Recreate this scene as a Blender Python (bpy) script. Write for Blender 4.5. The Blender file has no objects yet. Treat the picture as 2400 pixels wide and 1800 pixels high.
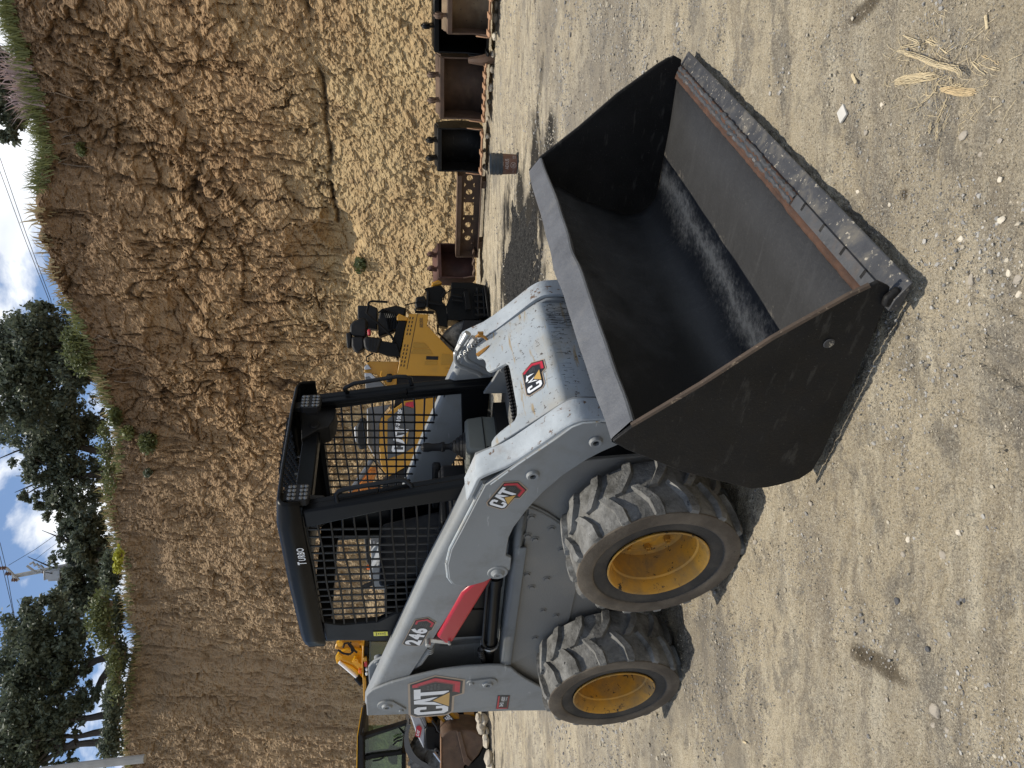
import bpy, bmesh, math, random
import numpy as np
from mathutils import Vector, Matrix
S = bpy.context.scene
COL = S.collection
PI = math.pi
rnd = random.Random(7)

# ------------------------------------------------------------------ camera
CAM_H, PITCH, ROLL, FPX = 1.4540, 0.13402, -0.02557, 1679.15
_f = np.array([0, math.cos(PITCH), -math.sin(PITCH)]); _r = np.array([1.0, 0, 0]); _u = np.cross(_r, _f)
R_ = math.cos(ROLL)*_r + math.sin(ROLL)*_u          # right of the upright photograph
U_ = -math.sin(ROLL)*_r + math.cos(ROLL)*_u         # up of the upright photograph
cam = bpy.data.cameras.new('camera'); camo = bpy.data.objects.new('camera', cam); COL.objects.link(camo)
# the photograph is stored lying on its side: its right is down in the place, its top is right
mw = Matrix.Identity(4)
for i in range(3):
    mw[i][0] = -U_[i]; mw[i][1] = R_[i]; mw[i][2] = -_f[i]
mw[2][3] = CAM_H
camo.matrix_world = mw
cam.sensor_width = 36; cam.sensor_fit = 'HORIZONTAL'; cam.lens = FPX/2400*36
cam.clip_start = .05; cam.clip_end = 2000
S.camera = camo

# ------------------------------------------------------------------ light
SUN_AZ = Vector((-.76, .65)).normalized(); SUN_EL = math.radians(87.5)
W = bpy.data.worlds.new('World'); S.world = W; W.use_nodes = True
nt = W.node_tree; nt.nodes.clear()
def N(t, k, **kw):
    n = t.nodes.new(k)
    for a, b in kw.items(): setattr(n, a, b)
    return n
out = N(nt, 'ShaderNodeOutputWorld'); bg = N(nt, 'ShaderNodeBackground')
sky = N(nt, 'ShaderNodeTexSky'); sky.sky_type = 'NISHITA'; sky.sun_disc = False
sky.sun_elevation = SUN_EL; sky.sun_rotation = math.atan2(SUN_AZ.x, SUN_AZ.y)
sky.air_density = 1.0; sky.dust_density = .15; sky.ozone_density = 1.0; sky.altitude = 300
tc = N(nt, 'ShaderNodeTexCoord')
mp = N(nt, 'ShaderNodeMapping'); mp.inputs['Scale'].default_value = (1.0, 1.0, 1.7); mp.inputs['Location'].default_value = (5.44, 5.63, .59)
n1 = N(nt, 'ShaderNodeTexNoise'); n1.inputs['Scale'].default_value = 2.6; n1.inputs['Detail'].default_value = 9; n1.inputs['Roughness'].default_value = .56; n1.inputs['Distortion'].default_value = .15
cr = N(nt, 'ShaderNodeValToRGB'); cr.color_ramp.elements[0].position = .51; cr.color_ramp.elements[1].position = .56
n2 = N(nt, 'ShaderNodeTexNoise'); n2.inputs['Scale'].default_value = 6; n2.inputs['Detail'].default_value = 6
cr2 = N(nt, 'ShaderNodeValToRGB')
cr2.color_ramp.elements[0].position = .3; cr2.color_ramp.elements[0].color = (5.2, 5.6, 6.2, 1)
cr2.color_ramp.elements[1].position = .62; cr2.color_ramp.elements[1].color = (8.2, 8.4, 8.7, 1)
mix = N(nt, 'ShaderNodeMix', data_type='RGBA')
L = nt.links.new
L(tc.outputs['Generated'], mp.inputs['Vector']); L(mp.outputs[0], n1.inputs['Vector']); L(mp.outputs[0], n2.inputs['Vector'])
L(n1.outputs[0], cr.inputs[0]); L(n2.outputs[0], cr2.inputs[0])
L(cr.outputs[0], mix.inputs[0]); L(sky.outputs[0], mix.inputs[6]); L(cr2.outputs[0], mix.inputs[7])
L(mix.outputs[2], bg.inputs[0]); bg.inputs[1].default_value = .15
L(bg.outputs[0], out.inputs[0])
sl = bpy.data.lights.new('sun', 'SUN'); so = bpy.data.objects.new('sun', sl); COL.objects.link(so)
sl.energy = 4.7; sl.angle = math.radians(.6); sl.color = (1, .93, .80)
sd = Vector((SUN_AZ.x*math.cos(SUN_EL), SUN_AZ.y*math.cos(SUN_EL), math.sin(SUN_EL)))
so.rotation_euler = sd.to_track_quat('Z', 'Y').to_euler(); so.location = sd*60
vs = S.view_settings; vs.view_transform = 'Standard'; vs.look = 'None'; vs.gamma = 1; vs.exposure = 0.0
vs.use_curve_mapping = False

# ------------------------------------------------------------------ helpers
def ray(u, v):
    """direction through a point of the 2400x1800 photograph"""
    return R_*((900-v)/FPX) + U_*((1200-u)/FPX) + _f
def at(u, v, Y):
    d = ray(u, v); t = Y/d[1]
    return Vector((d[0]*t, Y, CAM_H + d[2]*t))
def on_ground(u, v, z=0.0):
    d = ray(u, v); t = (z-CAM_H)/d[2]
    return Vector((d[0]*t, d[1]*t, z))

def tag(o, label=None, cat=None, group=None, kind=None):
    if label: o['label'] = label
    if cat: o['category'] = cat
    if group: o['group'] = group
    if kind: o['kind'] = kind
    return o
def empty(name, loc=(0, 0, 0), rz=0.0, **kw):
    o = bpy.data.objects.new(name, None); COL.objects.link(o); o.empty_display_size = .2
    o.location = loc; o.rotation_euler = (0, 0, rz)
    return tag(o, **kw)

class MB:
    """collects faces; build() links them as one mesh object"""
    def __init__(s): s.v = []; s.f = []; s.m = []
    def add(s, vs, fs, m=0):
        b = len(s.v); s.v.extend([tuple(p) for p in vs])
        s.f.extend([tuple(b+i for i in f) for f in fs]); s.m.extend([m]*len(fs)); return s
    def box(s, c, d, rot=None, m=0):
        x, y, z = d[0]/2, d[1]/2, d[2]/2
        P = [Vector(p) for p in ((-x,-y,-z),(x,-y,-z),(x,y,-z),(-x,y,-z),(-x,-y,z),(x,-y,z),(x,y,z),(-x,y,z))]
        if rot is not None: P = [rot @ p for p in P]
        P = [p + Vector(c) for p in P]
        return s.add(P, [(0,3,2,1),(4,5,6,7),(0,1,5,4),(1,2,6,5),(2,3,7,6),(3,0,4,7)], m)
    def bb(s, x0, x1, y0, y1, z0, z1, m=0):
        return s.box(((x0+x1)/2,(y0+y1)/2,(z0+z1)/2), (abs(x1-x0),abs(y1-y0),abs(z1-z0)), None, m)
    def prism(s, poly, ax, a, b, m=0):
        """poly in the plane across axis ax ('y' -> (x,z), 'x' -> (y,z), 'z' -> (x,y)), from a to b"""
        def P(p, t):
            return {'y': (p[0], t, p[1]), 'x': (t, p[0], p[1]), 'z': (p[0], p[1], t)}[ax]
        n = len(poly); ar = sum(poly[i][0]*poly[(i+1)%n][1]-poly[(i+1)%n][0]*poly[i][1] for i in range(n))
        if ar < 0: poly = poly[::-1]
        if (ax == 'y') ^ (b < a): a, b = b, a
        V = [P(p, a) for p in poly] + [P(p, b) for p in poly]
        F = [tuple(range(n-1, -1, -1)), tuple(range(n, 2*n))] + [(i, (i+1) % n, n+(i+1) % n, n+i) for i in range(n)]
        return s.add(V, F, m)
    def loft(s, P0, P1, m=0, caps=True):
        n = len(P0)
        F = [(i, (i+1) % n, n+(i+1) % n, n+i) for i in range(n)]
        if caps: F += [tuple(range(n-1, -1, -1)), tuple(range(n, 2*n))]
        return s.add(list(P0)+list(P1), F, m)
    def tube(s, pts, r, n=10, m=0, caps=True):
        pts = [Vector(p) for p in pts]; k = len(pts)
        rs = r if isinstance(r, (list, tuple)) else [r]*k
        T = []
        for i in range(k):
            a = pts[max(i-1, 0)]; b = pts[min(i+1, k-1)]; T.append((b-a).normalized())
        nn = T[0].orthogonal().normalized(); V = []
        for i in range(k):
            nn = (nn - T[i]*nn.dot(T[i])).normalized(); bb = T[i].cross(nn)
            for j in range(n):
                a = 2*PI*j/n; V.append(pts[i] + (nn*math.cos(a)+bb*math.sin(a))*rs[i])
        F = []
        for i in range(k-1):
            for j in range(n): F.append((i*n+j, i*n+(j+1) % n, (i+1)*n+(j+1) % n, (i+1)*n+j))
        if caps: F += [tuple(range(n-1, -1, -1)), tuple(range((k-1)*n, k*n))]
        return s.add(V, F, m)
    def cyl(s, p0, p1, r, n=20, m=0, r1=None): return s.tube([p0, p1], [r, r if r1 is None else r1], n, m)
    def lathe(s, prof, c, ax, n=32, m=0, closed=False):
        """prof: (radius, offset along axis)"""
        V = []; k = len(prof)
        for j in range(n):
            a = 2*PI*j/n; ca, sa = math.cos(a), math.sin(a)
            for r, t in prof:
                p = {'y': (r*ca, t, r*sa), 'x': (t, r*ca, r*sa), 'z': (r*ca, r*sa, t)}[ax]
                V.append((p[0]+c[0], p[1]+c[1], p[2]+c[2]))
        F = []
        for j in range(n):
            for i in range(k if closed else k-1):
                F.append((j*k+i, j*k+(i+1) % k, ((j+1) % n)*k+(i+1) % k, ((j+1) % n)*k+i))
        return s.add(V, F, m)
    def build(s, name, mats, parent=None, smooth=35, bevel=0, seg=2, **kw):
        me = bpy.data.meshes.new(name); me.from_pydata(s.v, [], s.f)
        if not isinstance(mats, (list, tuple)): mats = [mats]
        for x in mats: me.materials.append(x)
        me.polygons.foreach_set('material_index', s.m)
        bm = bmesh.new(); bm.from_mesh(me); bmesh.ops.recalc_face_normals(bm, faces=bm.faces); bm.to_mesh(me); bm.free()
        if smooth:
            me.polygons.foreach_set('use_smooth', [True]*len(me.polygons)); me.set_sharp_from_angle(angle=math.radians(smooth))
        me.update()
        o = bpy.data.objects.new(name, me); COL.objects.link(o)
        if parent is not None: o.parent = parent
        if bevel:
            b = o.modifiers.new('Bevel', 'BEVEL'); b.width = bevel; b.segments = seg; b.limit_method = 'ANGLE'; b.angle_limit = math.radians(40)
            b.use_clamp_overlap = True
        return tag(o, **kw)

def np_mesh(name, co, quads, mat, parent=None, smooth=True, attrs=None, **kw):
    me = bpy.data.meshes.new(name); nf = len(quads); k = quads.shape[1]
    me.vertices.add(len(co)); me.vertices.foreach_set('co', np.ascontiguousarray(co, dtype=np.float32).ravel())
    me.loops.add(nf*k); me.loops.foreach_set('vertex_index', np.ascontiguousarray(quads, dtype=np.int32).ravel())
    me.polygons.add(nf); me.polygons.foreach_set('loop_start', np.arange(0, nf*k, k, dtype=np.int32))
    me.polygons.foreach_set('loop_total', np.full(nf, k, dtype=np.int32))
    me.polygons.foreach_set('use_smooth', np.full(nf, smooth, dtype=bool))
    me.update(calc_edges=True); me.validate()
    for an, arr in (attrs or {}).items():
        a = me.attributes.new(an, 'FLOAT', 'POINT'); a.data.foreach_set('value', np.ascontiguousarray(arr, dtype=np.float32))
    for x in (mat if isinstance(mat, (list, tuple)) else [mat]): me.materials.append(x)
    o = bpy.data.objects.new(name, me); COL.objects.link(o)
    if parent is not None: o.parent = parent
    return tag(o, **kw)
def grid_quads(nr, nc):
    i = np.arange(nr-1)[:, None]*nc + np.arange(nc-1)[None, :]
    return np.stack([i, i+1, i+nc+1, i+nc], -1).reshape(-1, 4)

# numpy noise
def _h(ix, iy, iz, k):
    n = (ix.astype(np.int64)*374761393 + iy.astype(np.int64)*668265263 + iz.astype(np.int64)*2147483647 + k*974634777) & 0xffffffff
    n = ((n ^ (n >> 13))*1274126177) & 0xffffffff
    n = ((n ^ (n >> 16))*2246822519) & 0xffffffff
    return ((n ^ (n >> 15)) & 0xffff)/65535.0
def vnoise(x, y, seed=0):
    ix = np.floor(x); iy = np.floor(y); fx = x-ix; fy = y-iy
    fx = fx*fx*fx*(fx*(fx*6-15)+10); fy = fy*fy*fy*(fy*(fy*6-15)+10); z = np.zeros_like(ix)
    a = _h(ix, iy, z, seed); b = _h(ix+1, iy, z, seed); c = _h(ix, iy+1, z, seed); d = _h(ix+1, iy+1, z, seed)
    return (a*(1-fx)+b*fx)*(1-fy) + (c*(1-fx)+d*fx)*fy
def fbm(x, y, oct=5, seed=0, gain=.5):
    s = 0; a = 1; t = 0
    for i in range(oct):
        s = s + a*(vnoise(x*2**i+17.3*i, y*2**i+9.1*i, seed+i)-.5); t += a; a *= gain
    return s/t*2
def worley(x, y, seed=0):
    ix = np.floor(x); iy = np.floor(y); d1 = np.full(x.shape, 9.0); d2 = np.full(x.shape, 9.0); idv = np.zeros(x.shape); dz = np.zeros(x.shape); z = np.zeros_like(ix)
    for dx in (-1, 0, 1):
        for dy in (-1, 0, 1):
            cx = ix+dx; cy = iy+dy
            px = cx+_h(cx, cy, z, seed); py = cy+_h(cx, cy, z, seed+5)
            d = np.hypot(px-x, py-y); n = d < d1
            d2 = np.where(n, d1, np.minimum(d2, d)); dz = np.where(n, py-y, dz); idv = np.where(n, _h(cx, cy, z, seed+9), idv); d1 = np.where(n, d, d1)
    return d1, d2, idv, dz

# ------------------------------------------------------------------ materials
def ramp(t, src, p0, p1, c0=(0,0,0,1), c1=(1,1,1,1)):
    r = N(t, 'ShaderNodeValToRGB'); r.color_ramp.elements[0].position = p0; r.color_ramp.elements[1].position = p1
    r.color_ramp.elements[0].color = c0; r.color_ramp.elements[1].color = c1
    t.links.new(src, r.inputs[0]); return r.outputs[0]
def noise(t, vec, scale, detail=4, rough=.55, dist=0.0):
    n = N(t, 'ShaderNodeTexNoise'); n.inputs['Scale'].default_value = scale; n.inputs['Detail'].default_value = detail
    n.inputs['Roughness'].default_value = rough; n.inputs['Distortion'].default_value = dist
    if vec is not None: t.links.new(vec, n.inputs['Vector'])
    return n.outputs[0]
def mixc(t, fac, a, b, mode='MIX'):
    m = N(t, 'ShaderNodeMix', data_type='RGBA', blend_type=mode)
    for i, x in ((0, fac), (6, a), (7, b)):
        if isinstance(x, (int, float)): m.inputs[i].default_value = x
        elif isinstance(x, tuple): m.inputs[i].default_value = (*x[:3], 1)
        else: t.links.new(x, m.inputs[i])
    return m.outputs[2]
def mapped(t, vec, scale=(1,1,1), rot=(0,0,0)):
    m = N(t, 'ShaderNodeMapping'); m.inputs['Scale'].default_value = scale; m.inputs['Rotation'].default_value = rot
    t.links.new(vec, m.inputs['Vector']); return m.outputs[0]
def math_(t, op, a, b=0.0):
    m = N(t, 'ShaderNodeMath', operation=op)
    for i, x in ((0, a), (1, b)):
        if isinstance(x, (int, float)): m.inputs[i].default_value = x
        else: t.links.new(x, m.inputs[i])
    return m.outputs[0]
def new_mat(name):
    m = bpy.data.materials.new(name); m.use_nodes = True; t = m.node_tree
    b = t.nodes['Principled BSDF']; c = N(t, 'ShaderNodeTexCoord')
    return m, t, b, c.outputs['Object']
def pmat(name, col, rough=.5, metal=0.0, var=.18, vs=3.0, dirt=None, chips=None, bump=None, streak=None, spec=.5, coat=0.0):
    """paint, rubber or steel: tone variation, dirt (colour, cover 0..1, scale), chips (colour, threshold, scale), bump (strength, scale)"""
    m, t, b, co = new_mat(name)
    dark = tuple(x*(1-var) for x in col); light = tuple(min(1, x*(1+var)) for x in col)
    c = mixc(t, ramp(t, noise(t, co, vs, 5), .3, .7), dark, light)
    r = ramp(t, noise(t, co, vs*4, 4), .2, .8, (rough*.8,)*3+(1,), (min(1, rough*1.2),)*3+(1,))
    if streak:
        f = ramp(t, noise(t, mapped(t, co, streak[2]), streak[3], 5, .6), streak[1], min(1, streak[1]+.08))
        c = mixc(t, f, c, streak[0])
    if dirt:
        f = noise(t, co, dirt[2], 7, .68, .3); f = ramp(t, f, .62-dirt[1]*.35, .92-dirt[1]*.35, (0,0,0,1), (min(1, .35+dirt[1]),)*3+(1,))
        c = mixc(t, f, c, dirt[0]); r = mixc(t, f, r, (.9, .9, .9))
    if chips:
        f = ramp(t, noise(t, co, chips[2], 6, .72), chips[1], chips[1]+.03); c = mixc(t, f, c, chips[0])
    t.links.new(c, b.inputs['Base Color']); t.links.new(r, b.inputs['Roughness'])
    b.inputs['Metallic'].default_value = metal; b.inputs['Specular IOR Level'].default_value = spec
    if coat: b.inputs['Coat Weight'].default_value = coat; b.inputs['Coat Roughness'].default_value = .15
    if bump:
        bp = N(t, 'ShaderNodeBump'); bp.inputs['Strength'].default_value = bump[0]; bp.inputs['Distance'].default_value = .01
        t.links.new(noise(t, co, bump[1], 6, .65), bp.inputs['Height']); t.links.new(bp.outputs[0], b.inputs['Normal'])
    return m
DUST = (.30, .25, .18)
M = {}
M['grey'] = pmat('grey_paint', (.205,.216,.222), .55, 0, .10, 2.0, dirt=((.165,.158,.142), .40, 4.5), chips=((.07,.055,.04), .735, 34), streak=((.36,.37,.37), .66, (2,2,14), 3), bump=(.10, 45))
M['grey_worn'] = pmat('worn_grey_paint', (.335,.365,.385), .55, 0, .12, 4, dirt=((.32,.26,.165), .42, 3.6), chips=((.06,.045,.035), .60, 38), streak=((.30,.23,.13), .60, (14,1.5,14), 2.6), bump=(.1, 40))
M['grey_rust'] = pmat('chipped_grey_paint', (.37,.40,.42), .5, 0, .14, 9, dirt=((.22,.15,.09), .22, 8), chips=((.12,.07,.04), .60, 24), bump=(.25, 40))
M['grey_dusty'] = pmat('dusty_grey_steel', (.165,.16,.148), .85, 0, .12, 3, dirt=((.22,.20,.17), .35, 3), chips=((.05,.045,.04), .69, 26), bump=(.25, 120))
M['black'] = pmat('black_paint', (.0045,.0048,.0055), .36, 0, .3, 3, spec=.12, dirt=((.02,.02,.02), .12, 4), chips=((.45,.43,.40), .79, 30), bump=(.04, 30))
M['black_matt'] = pmat('black_plastic', (.008,.008,.009), .6, 0, .25, 5, spec=.3, dirt=((.05,.045,.04), .15, 5), bump=(.1, 80))
M['dark_grey'] = pmat('dark_grey_plastic', (.13,.135,.12), .5, 0, .1, 4, dirt=((.16,.15,.12), .2, 5), bump=(.08, 90))
M['wire'] = pmat('black_wire_paint', (.005,.006,.008), .4, 0, .2, 6, spec=.25, chips=((.30,.28,.25), .77, 40))
M['rubber'] = pmat('tyre_rubber', (.075,.073,.068), .9, 0, .3, 5, spec=.2, dirt=((.225,.222,.212), .75, 9), chips=((.018,.018,.018), .64, 18), bump=(.9, 38))
M['sidewall'] = pmat('tyre_sidewall_rubber', (.085,.070,.055), .85, 0, .2, 5, spec=.2, dirt=((.16,.135,.105), .5, 5), chips=((.04,.035,.03), .66, 12), bump=(.4, 60))
M['inner_wall'] = pmat('tyre_inner_sidewall', (.040,.037,.034), .8, 0, .25, 6, spec=.25, dirt=((.10,.085,.065), .4, 6), bump=(.3, 70))
M['rim'] = pmat('yellow_rim_paint', (.52,.265,.032), .5, 0, .15, 4, spec=.35, dirt=((.20,.145,.075), .62, 7), chips=((.035,.028,.02), .605, 26), bump=(.15, 40))
M['yellow'] = pmat('yellow_paint', (.44,.215,.012), .4, 0, .08, 2, dirt=((.22,.15,.05), .12, 3))
M['yellow_bright'] = pmat('bright_yellow_paint', (.68,.36,.008), .4, 0, .08, 2, dirt=((.3,.2,.05), .1, 4))
M['orange'] = pmat('orange_paint', (.52,.17,.012), .45, 0, .1, 3, dirt=((.2,.1,.04), .15, 4))
M['red'] = pmat('red_paint', (.36,.006,.018), .33, 0, .08, 3, chips=((.10,.05,.04), .76, 30))
M['chrome'] = pmat('cylinder_steel', (.55,.56,.57), .25, .9, .1, 6)
M['steel'] = pmat('bright_steel', (.42,.42,.41), .4, .7, .2, 14, dirt=((.2,.19,.16), .25, 12))
M['bucket'] = pmat('black_bucket_steel', (.0085,.008,.0078), .6, 0, .4, 4, spec=.22, dirt=((.022,.02,.017), .2, 5), chips=((.10,.093,.08), .64, 130), streak=((.030,.028,.025), .60, (2,2,9), 3.5), bump=(.3, 90))
M['rust'] = pmat('rust', (.062,.028,.015), .85, 0, .35, 12, dirt=((.03,.02,.015), .4, 10), bump=(.5, 60))
M['brown_steel'] = pmat('brown_rusty_steel', (.085,.05,.032), .75, 0, .3, 5, dirt=((.17,.12,.07), .3, 6), chips=((.02,.015,.012), .65, 14), bump=(.3, 50))
M['maroon_steel'] = pmat('maroon_steel', (.075,.030,.022), .7, 0, .3, 5, dirt=((.14,.09,.06), .25, 6), bump=(.3, 50))
M['tan_steel'] = pmat('tan_rusty_steel', (.34,.19,.105), .75, 0, .25, 8, dirt=((.12,.07,.04), .3, 9), bump=(.3, 50))
M['glass_lens'] = pmat('lamp_lens', (.13,.135,.14), .2, .4, .2, 30)
def bucket_floor_mat():
    m, t, b, co = new_mat('worn_bucket_floor'); sx = N(t, 'ShaderNodeSeparateXYZ'); t.links.new(co, sx.inputs[0])
    c = mixc(t, ramp(t, noise(t, co, 4.5, 9, .75), .36, .66), (.016,.016,.017), (.054,.056,.060))
    c = mixc(t, ramp(t, noise(t, mapped(t, co, (1.2, 10, 3)), 2.2, 7, .7), .55, .75), c, (.105,.107,.110))
    c = mixc(t, math_(t, 'MULTIPLY', ramp(t, noise(t, co, 90, 4, .7), .56, .68), .6), c, (.15,.145,.135))
    # dust lying where floor and back meet: soft band, ragged by noise
    w = math_(t, 'ADD', sx.outputs[0], math_(t, 'MULTIPLY', math_(t, 'SUBTRACT', noise(t, co, 2.6, 6, .65), .5), .30))
    band = math_(t, 'SUBTRACT', 1.0, math_(t, 'MULTIPLY', math_(t, 'ABSOLUTE', math_(t, 'SUBTRACT', w, 1.005)), 7.5))
    fine = math_(t, 'MULTIPLY', math_(t, 'SUBTRACT', noise(t, co, 38, 6, .75), .5), 2.2)
    d = ramp(t, math_(t, 'ADD', band, fine), -.0, 1.15); lowz = ramp(t, sx.outputs[2], .10, .30, (1,1,1,1), (0,0,0,1))
    c = mixc(t, math_(t, 'MULTIPLY', math_(t, 'MULTIPLY', d, lowz), .95), c, (.46,.40,.315))
    c = mixc(t, ramp(t, math_(t, 'ADD', sx.outputs[0], math_(t, 'MULTIPLY', math_(t, 'SUBTRACT', noise(t, co, 3, 6, .7), .5), .5)), 1.12, 1.40, (.8,.8,.8,1), (0,0,0,1)), c, mixc(t, d, (.020,.020,.021), c))
    # black tarry residue high on the back
    r = math_(t, 'MULTIPLY', ramp(t, noise(t, co, 1.7, 5, .6), .42, .56), ramp(t, sx.outputs[2], .10, .26))
    c = mixc(t, r, c, (.007,.007,.007))
    # chalky scuffs on the floor
    sc = ramp(t, noise(t, mapped(t, co, (9, 2.2, 1)), 1.5, 5, .7), .57, .63); fl = ramp(t, sx.outputs[0], 1.30, 1.38); c = mixc(t, math_(t, 'MULTIPLY', math_(t, 'MULTIPLY', sc, fl), .7), c, (.22,.21,.19))
    t.links.new(c, b.inputs['Base Color']); b.inputs['Roughness'].default_value = .6; b.inputs['Specular IOR Level'].default_value = .35
    bp = N(t, 'ShaderNodeBump'); bp.inputs['Strength'].default_value = .35; bp.inputs['Distance'].default_value = .008; t.links.new(noise(t, co, 45, 7, .7), bp.inputs['Height']); t.links.new(bp.outputs[0], b.inputs['Normal']); return m
M['bucket_floor'] = bucket_floor_mat()
def flat(name, col, rough=.45, var=.06, worn=None):
    return pmat(name, col, rough, 0, var, 12, chips=worn)
M['d_white'] = flat('decal_white', (.72,.73,.75)); M['d_black'] = flat('decal_black', (.012,.012,.013)); M['d_red'] = flat('decal_red', (.42,.012,.03))
M['d_dark_red'] = flat('decal_dark_red', (.20,.008,.015)); M['d_gold'] = flat('decal_gold', (.50,.30,.075)); M['d_tan'] = flat('decal_edge', (.34,.26,.19)); M['d_grey'] = flat('decal_grey', (.06,.062,.065))
M['d_yellow'] = flat('decal_yellow', (.66,.62,.06)); M['orange_lens'] = flat('orange_lens', (.75,.14,.01), .2); M['red_lens'] = flat('red_lens', (.35,.01,.01), .2)
# ------------------------------------------------------------------ earth materials
def earth_mat(name, kind):
    m, t, b, co = new_mat(name)
    b.inputs['Specular IOR Level'].default_value = .15; b.inputs['Roughness'].default_value = .95
    geo = N(t, 'ShaderNodeNewGeometry'); pos = geo.outputs['Position']
    sx = N(t, 'ShaderNodeSeparateXYZ'); t.links.new(pos, sx.inputs[0])
    def attr(n):
        a = N(t, 'ShaderNodeAttribute'); a.attribute_name = n; return a.outputs['Fac']
    if kind == 'cliff':
        low = mixc(t, ramp(t, noise(t, pos, 1.1, 6, .6), .35, .65), (.435,.295,.145), (.555,.41,.215))
        up = mixc(t, ramp(t, noise(t, pos, .9, 6, .6), .35, .65), (.315,.187,.092), (.445,.283,.143))
        hz = math_(t, 'ADD', sx.outputs[2], math_(t, 'MULTIPLY', math_(t, 'SUBTRACT', noise(t, pos, .35, 5), .5), 5.5))
        c = mixc(t, ramp(t, math_(t, 'DIVIDE', hz, 10), .24, .50), low, up)
        top = ramp(t, attr('topdist'), .66, .97)
        c = mixc(t, top, c, (.185,.112,.065))
        left = ramp(t, math_(t, 'DIVIDE', math_(t, 'ADD', sx.outputs[0], 12), 12), .45, 1.0)
        c = mixc(t, left, mixc(t, .6, c, (.36,.275,.185)), c)
        c = mixc(t, ramp(t, noise(t, pos, 24, 6, .7), .35, .75), mixc(t, .3, c, (.13,.085,.05)), mixc(t, .2, c, (.62,.50,.32)))
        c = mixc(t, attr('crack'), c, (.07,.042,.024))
        c = mixc(t, ramp(t, noise(t, mapped(t, pos, (2.2,2.2,.35)), 1.6, 6, .65), .58, .72), c, (.20,.13,.075))
        bs, sc = 1.0, 26
    elif kind == 'ground':
        c = mixc(t, ramp(t, noise(t, pos, .9, 8, .65), .35, .65), (.415,.340,.228), (.585,.500,.358))
        st = mapped(t, pos, (.42, 2.6, 1), (0, 0, math.radians(40)))
        c = mixc(t, ramp(t, noise(t, st, 3.4, 9, .72), .50, .64), c, (.64,.56,.415))
        c = mixc(t, math_(t, 'MULTIPLY', ramp(t, noise(t, st, 2.4, 9, .74, .3), .505, .60), .62), c, (.225,.192,.152))
        c = mixc(t, math_(t, 'MULTIPLY', ramp(t, noise(t, mapped(t, pos, (1, 1.6, 1), (0, 0, .7)), 3.2, 9, .74, .4), .52, .59), .68), c, (.175,.157,.132))
        c = mixc(t, math_(t, 'MULTIPLY', ramp(t, noise(t, pos, .55, 7, .68), .48, .60), .42), c, (.29,.265,.225))
        sp = ramp(t, noise(t, pos, 170, 6, .85), .50, .575); sp2 = ramp(t, noise(t, pos, 120, 6, .85), .52, .60)
        c = mixc(t, math_(t, 'MULTIPLY', sp, .66), c, (.10,.086,.067)); c = mixc(t, math_(t, 'MULTIPLY', sp2, .6), c, (.64,.58,.46))
        sp3 = ramp(t, noise(t, st, 22, 8, .85), .54, .60); c = mixc(t, math_(t, 'MULTIPLY', sp3, .42), c, (.17,.148,.12))
        c = mixc(t, math_(t, 'MULTIPLY', attr('grit'), .5), c, (0.156,0.142,0.125))
        c = mixc(t, attr('stain'), c, (0.066,0.048,0.029))
        c = mixc(t, attr('tar'), c, (0.017,0.016,0.015))
        bs, sc = 1.0, 85
    else:
        c = mixc(t, ramp(t, noise(t, pos, 30, 6, .7), .4, .65), (.008,.008,.008), (.05,.048,.045)); bs, sc = 1.0, 45
        sp = ramp(t, noise(t, pos, 70, 3, .6), .66, .70); c = mixc(t, sp, c, (.22,.21,.19))
    t.links.new(c, b.inputs['Base Color'])
    bp = N(t, 'ShaderNodeBump'); bp.inputs['Strength'].default_value = bs; bp.inputs['Distance'].default_value = .03 if kind == 'cliff' else .022
    h = math_(t, 'ADD', noise(t, pos, sc, 8, .7), math_(t, 'MULTIPLY', noise(t, pos, sc/4, 4, .6), 1.2))
    t.links.new(h, bp.inputs['Height']); t.links.new(bp.outputs[0], b.inputs['Normal'])
    return m
M['cliff'] = earth_mat('cliff_soil', 'cliff'); M['ground'] = earth_mat('dusty_ground', 'ground'); M['tar'] = earth_mat('loose_asphalt', 'tar')

# ------------------------------------------------------------------ cliff
BASE = np.array([(9.6,7.0),(8.3,9.4),(6.95,11.7),(5.6,13.5),(3.4,15.7),(1.1,17.1),(-2.5,18.5),(-6,20.0),(-11,22),(-18,24.5)], float)
def poly_param(P, n):
    d = np.r_[0, np.cumsum(np.hypot(*np.diff(P, axis=0).T))]; s = np.linspace(0, d[-1], n)
    k = np.ones(41)/41; x = np.interp(s, d, P[:, 0]); y = np.interp(s, d, P[:, 1])
    def sm(a):
        p = np.r_[2*a[0]-a[20:0:-1], a, 2*a[-1]-a[-2:-22:-1]]; return np.convolve(p, k, 'valid')
    return s, sm(sm(x)), sm(sm(y))
NC, NR = 1150, 560
s_, bx_, by_ = poly_param(BASE, NC)
tx_ = np.gradient(bx_); ty_ = np.gradient(by_); ln = np.hypot(tx_, ty_); nx_ = ty_/ln; ny_ = -tx_/ln   # away from the yard
flip = np.sign(ny_[len(ny_)//2]); nx_, ny_ = nx_*flip, ny_*flip
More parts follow.
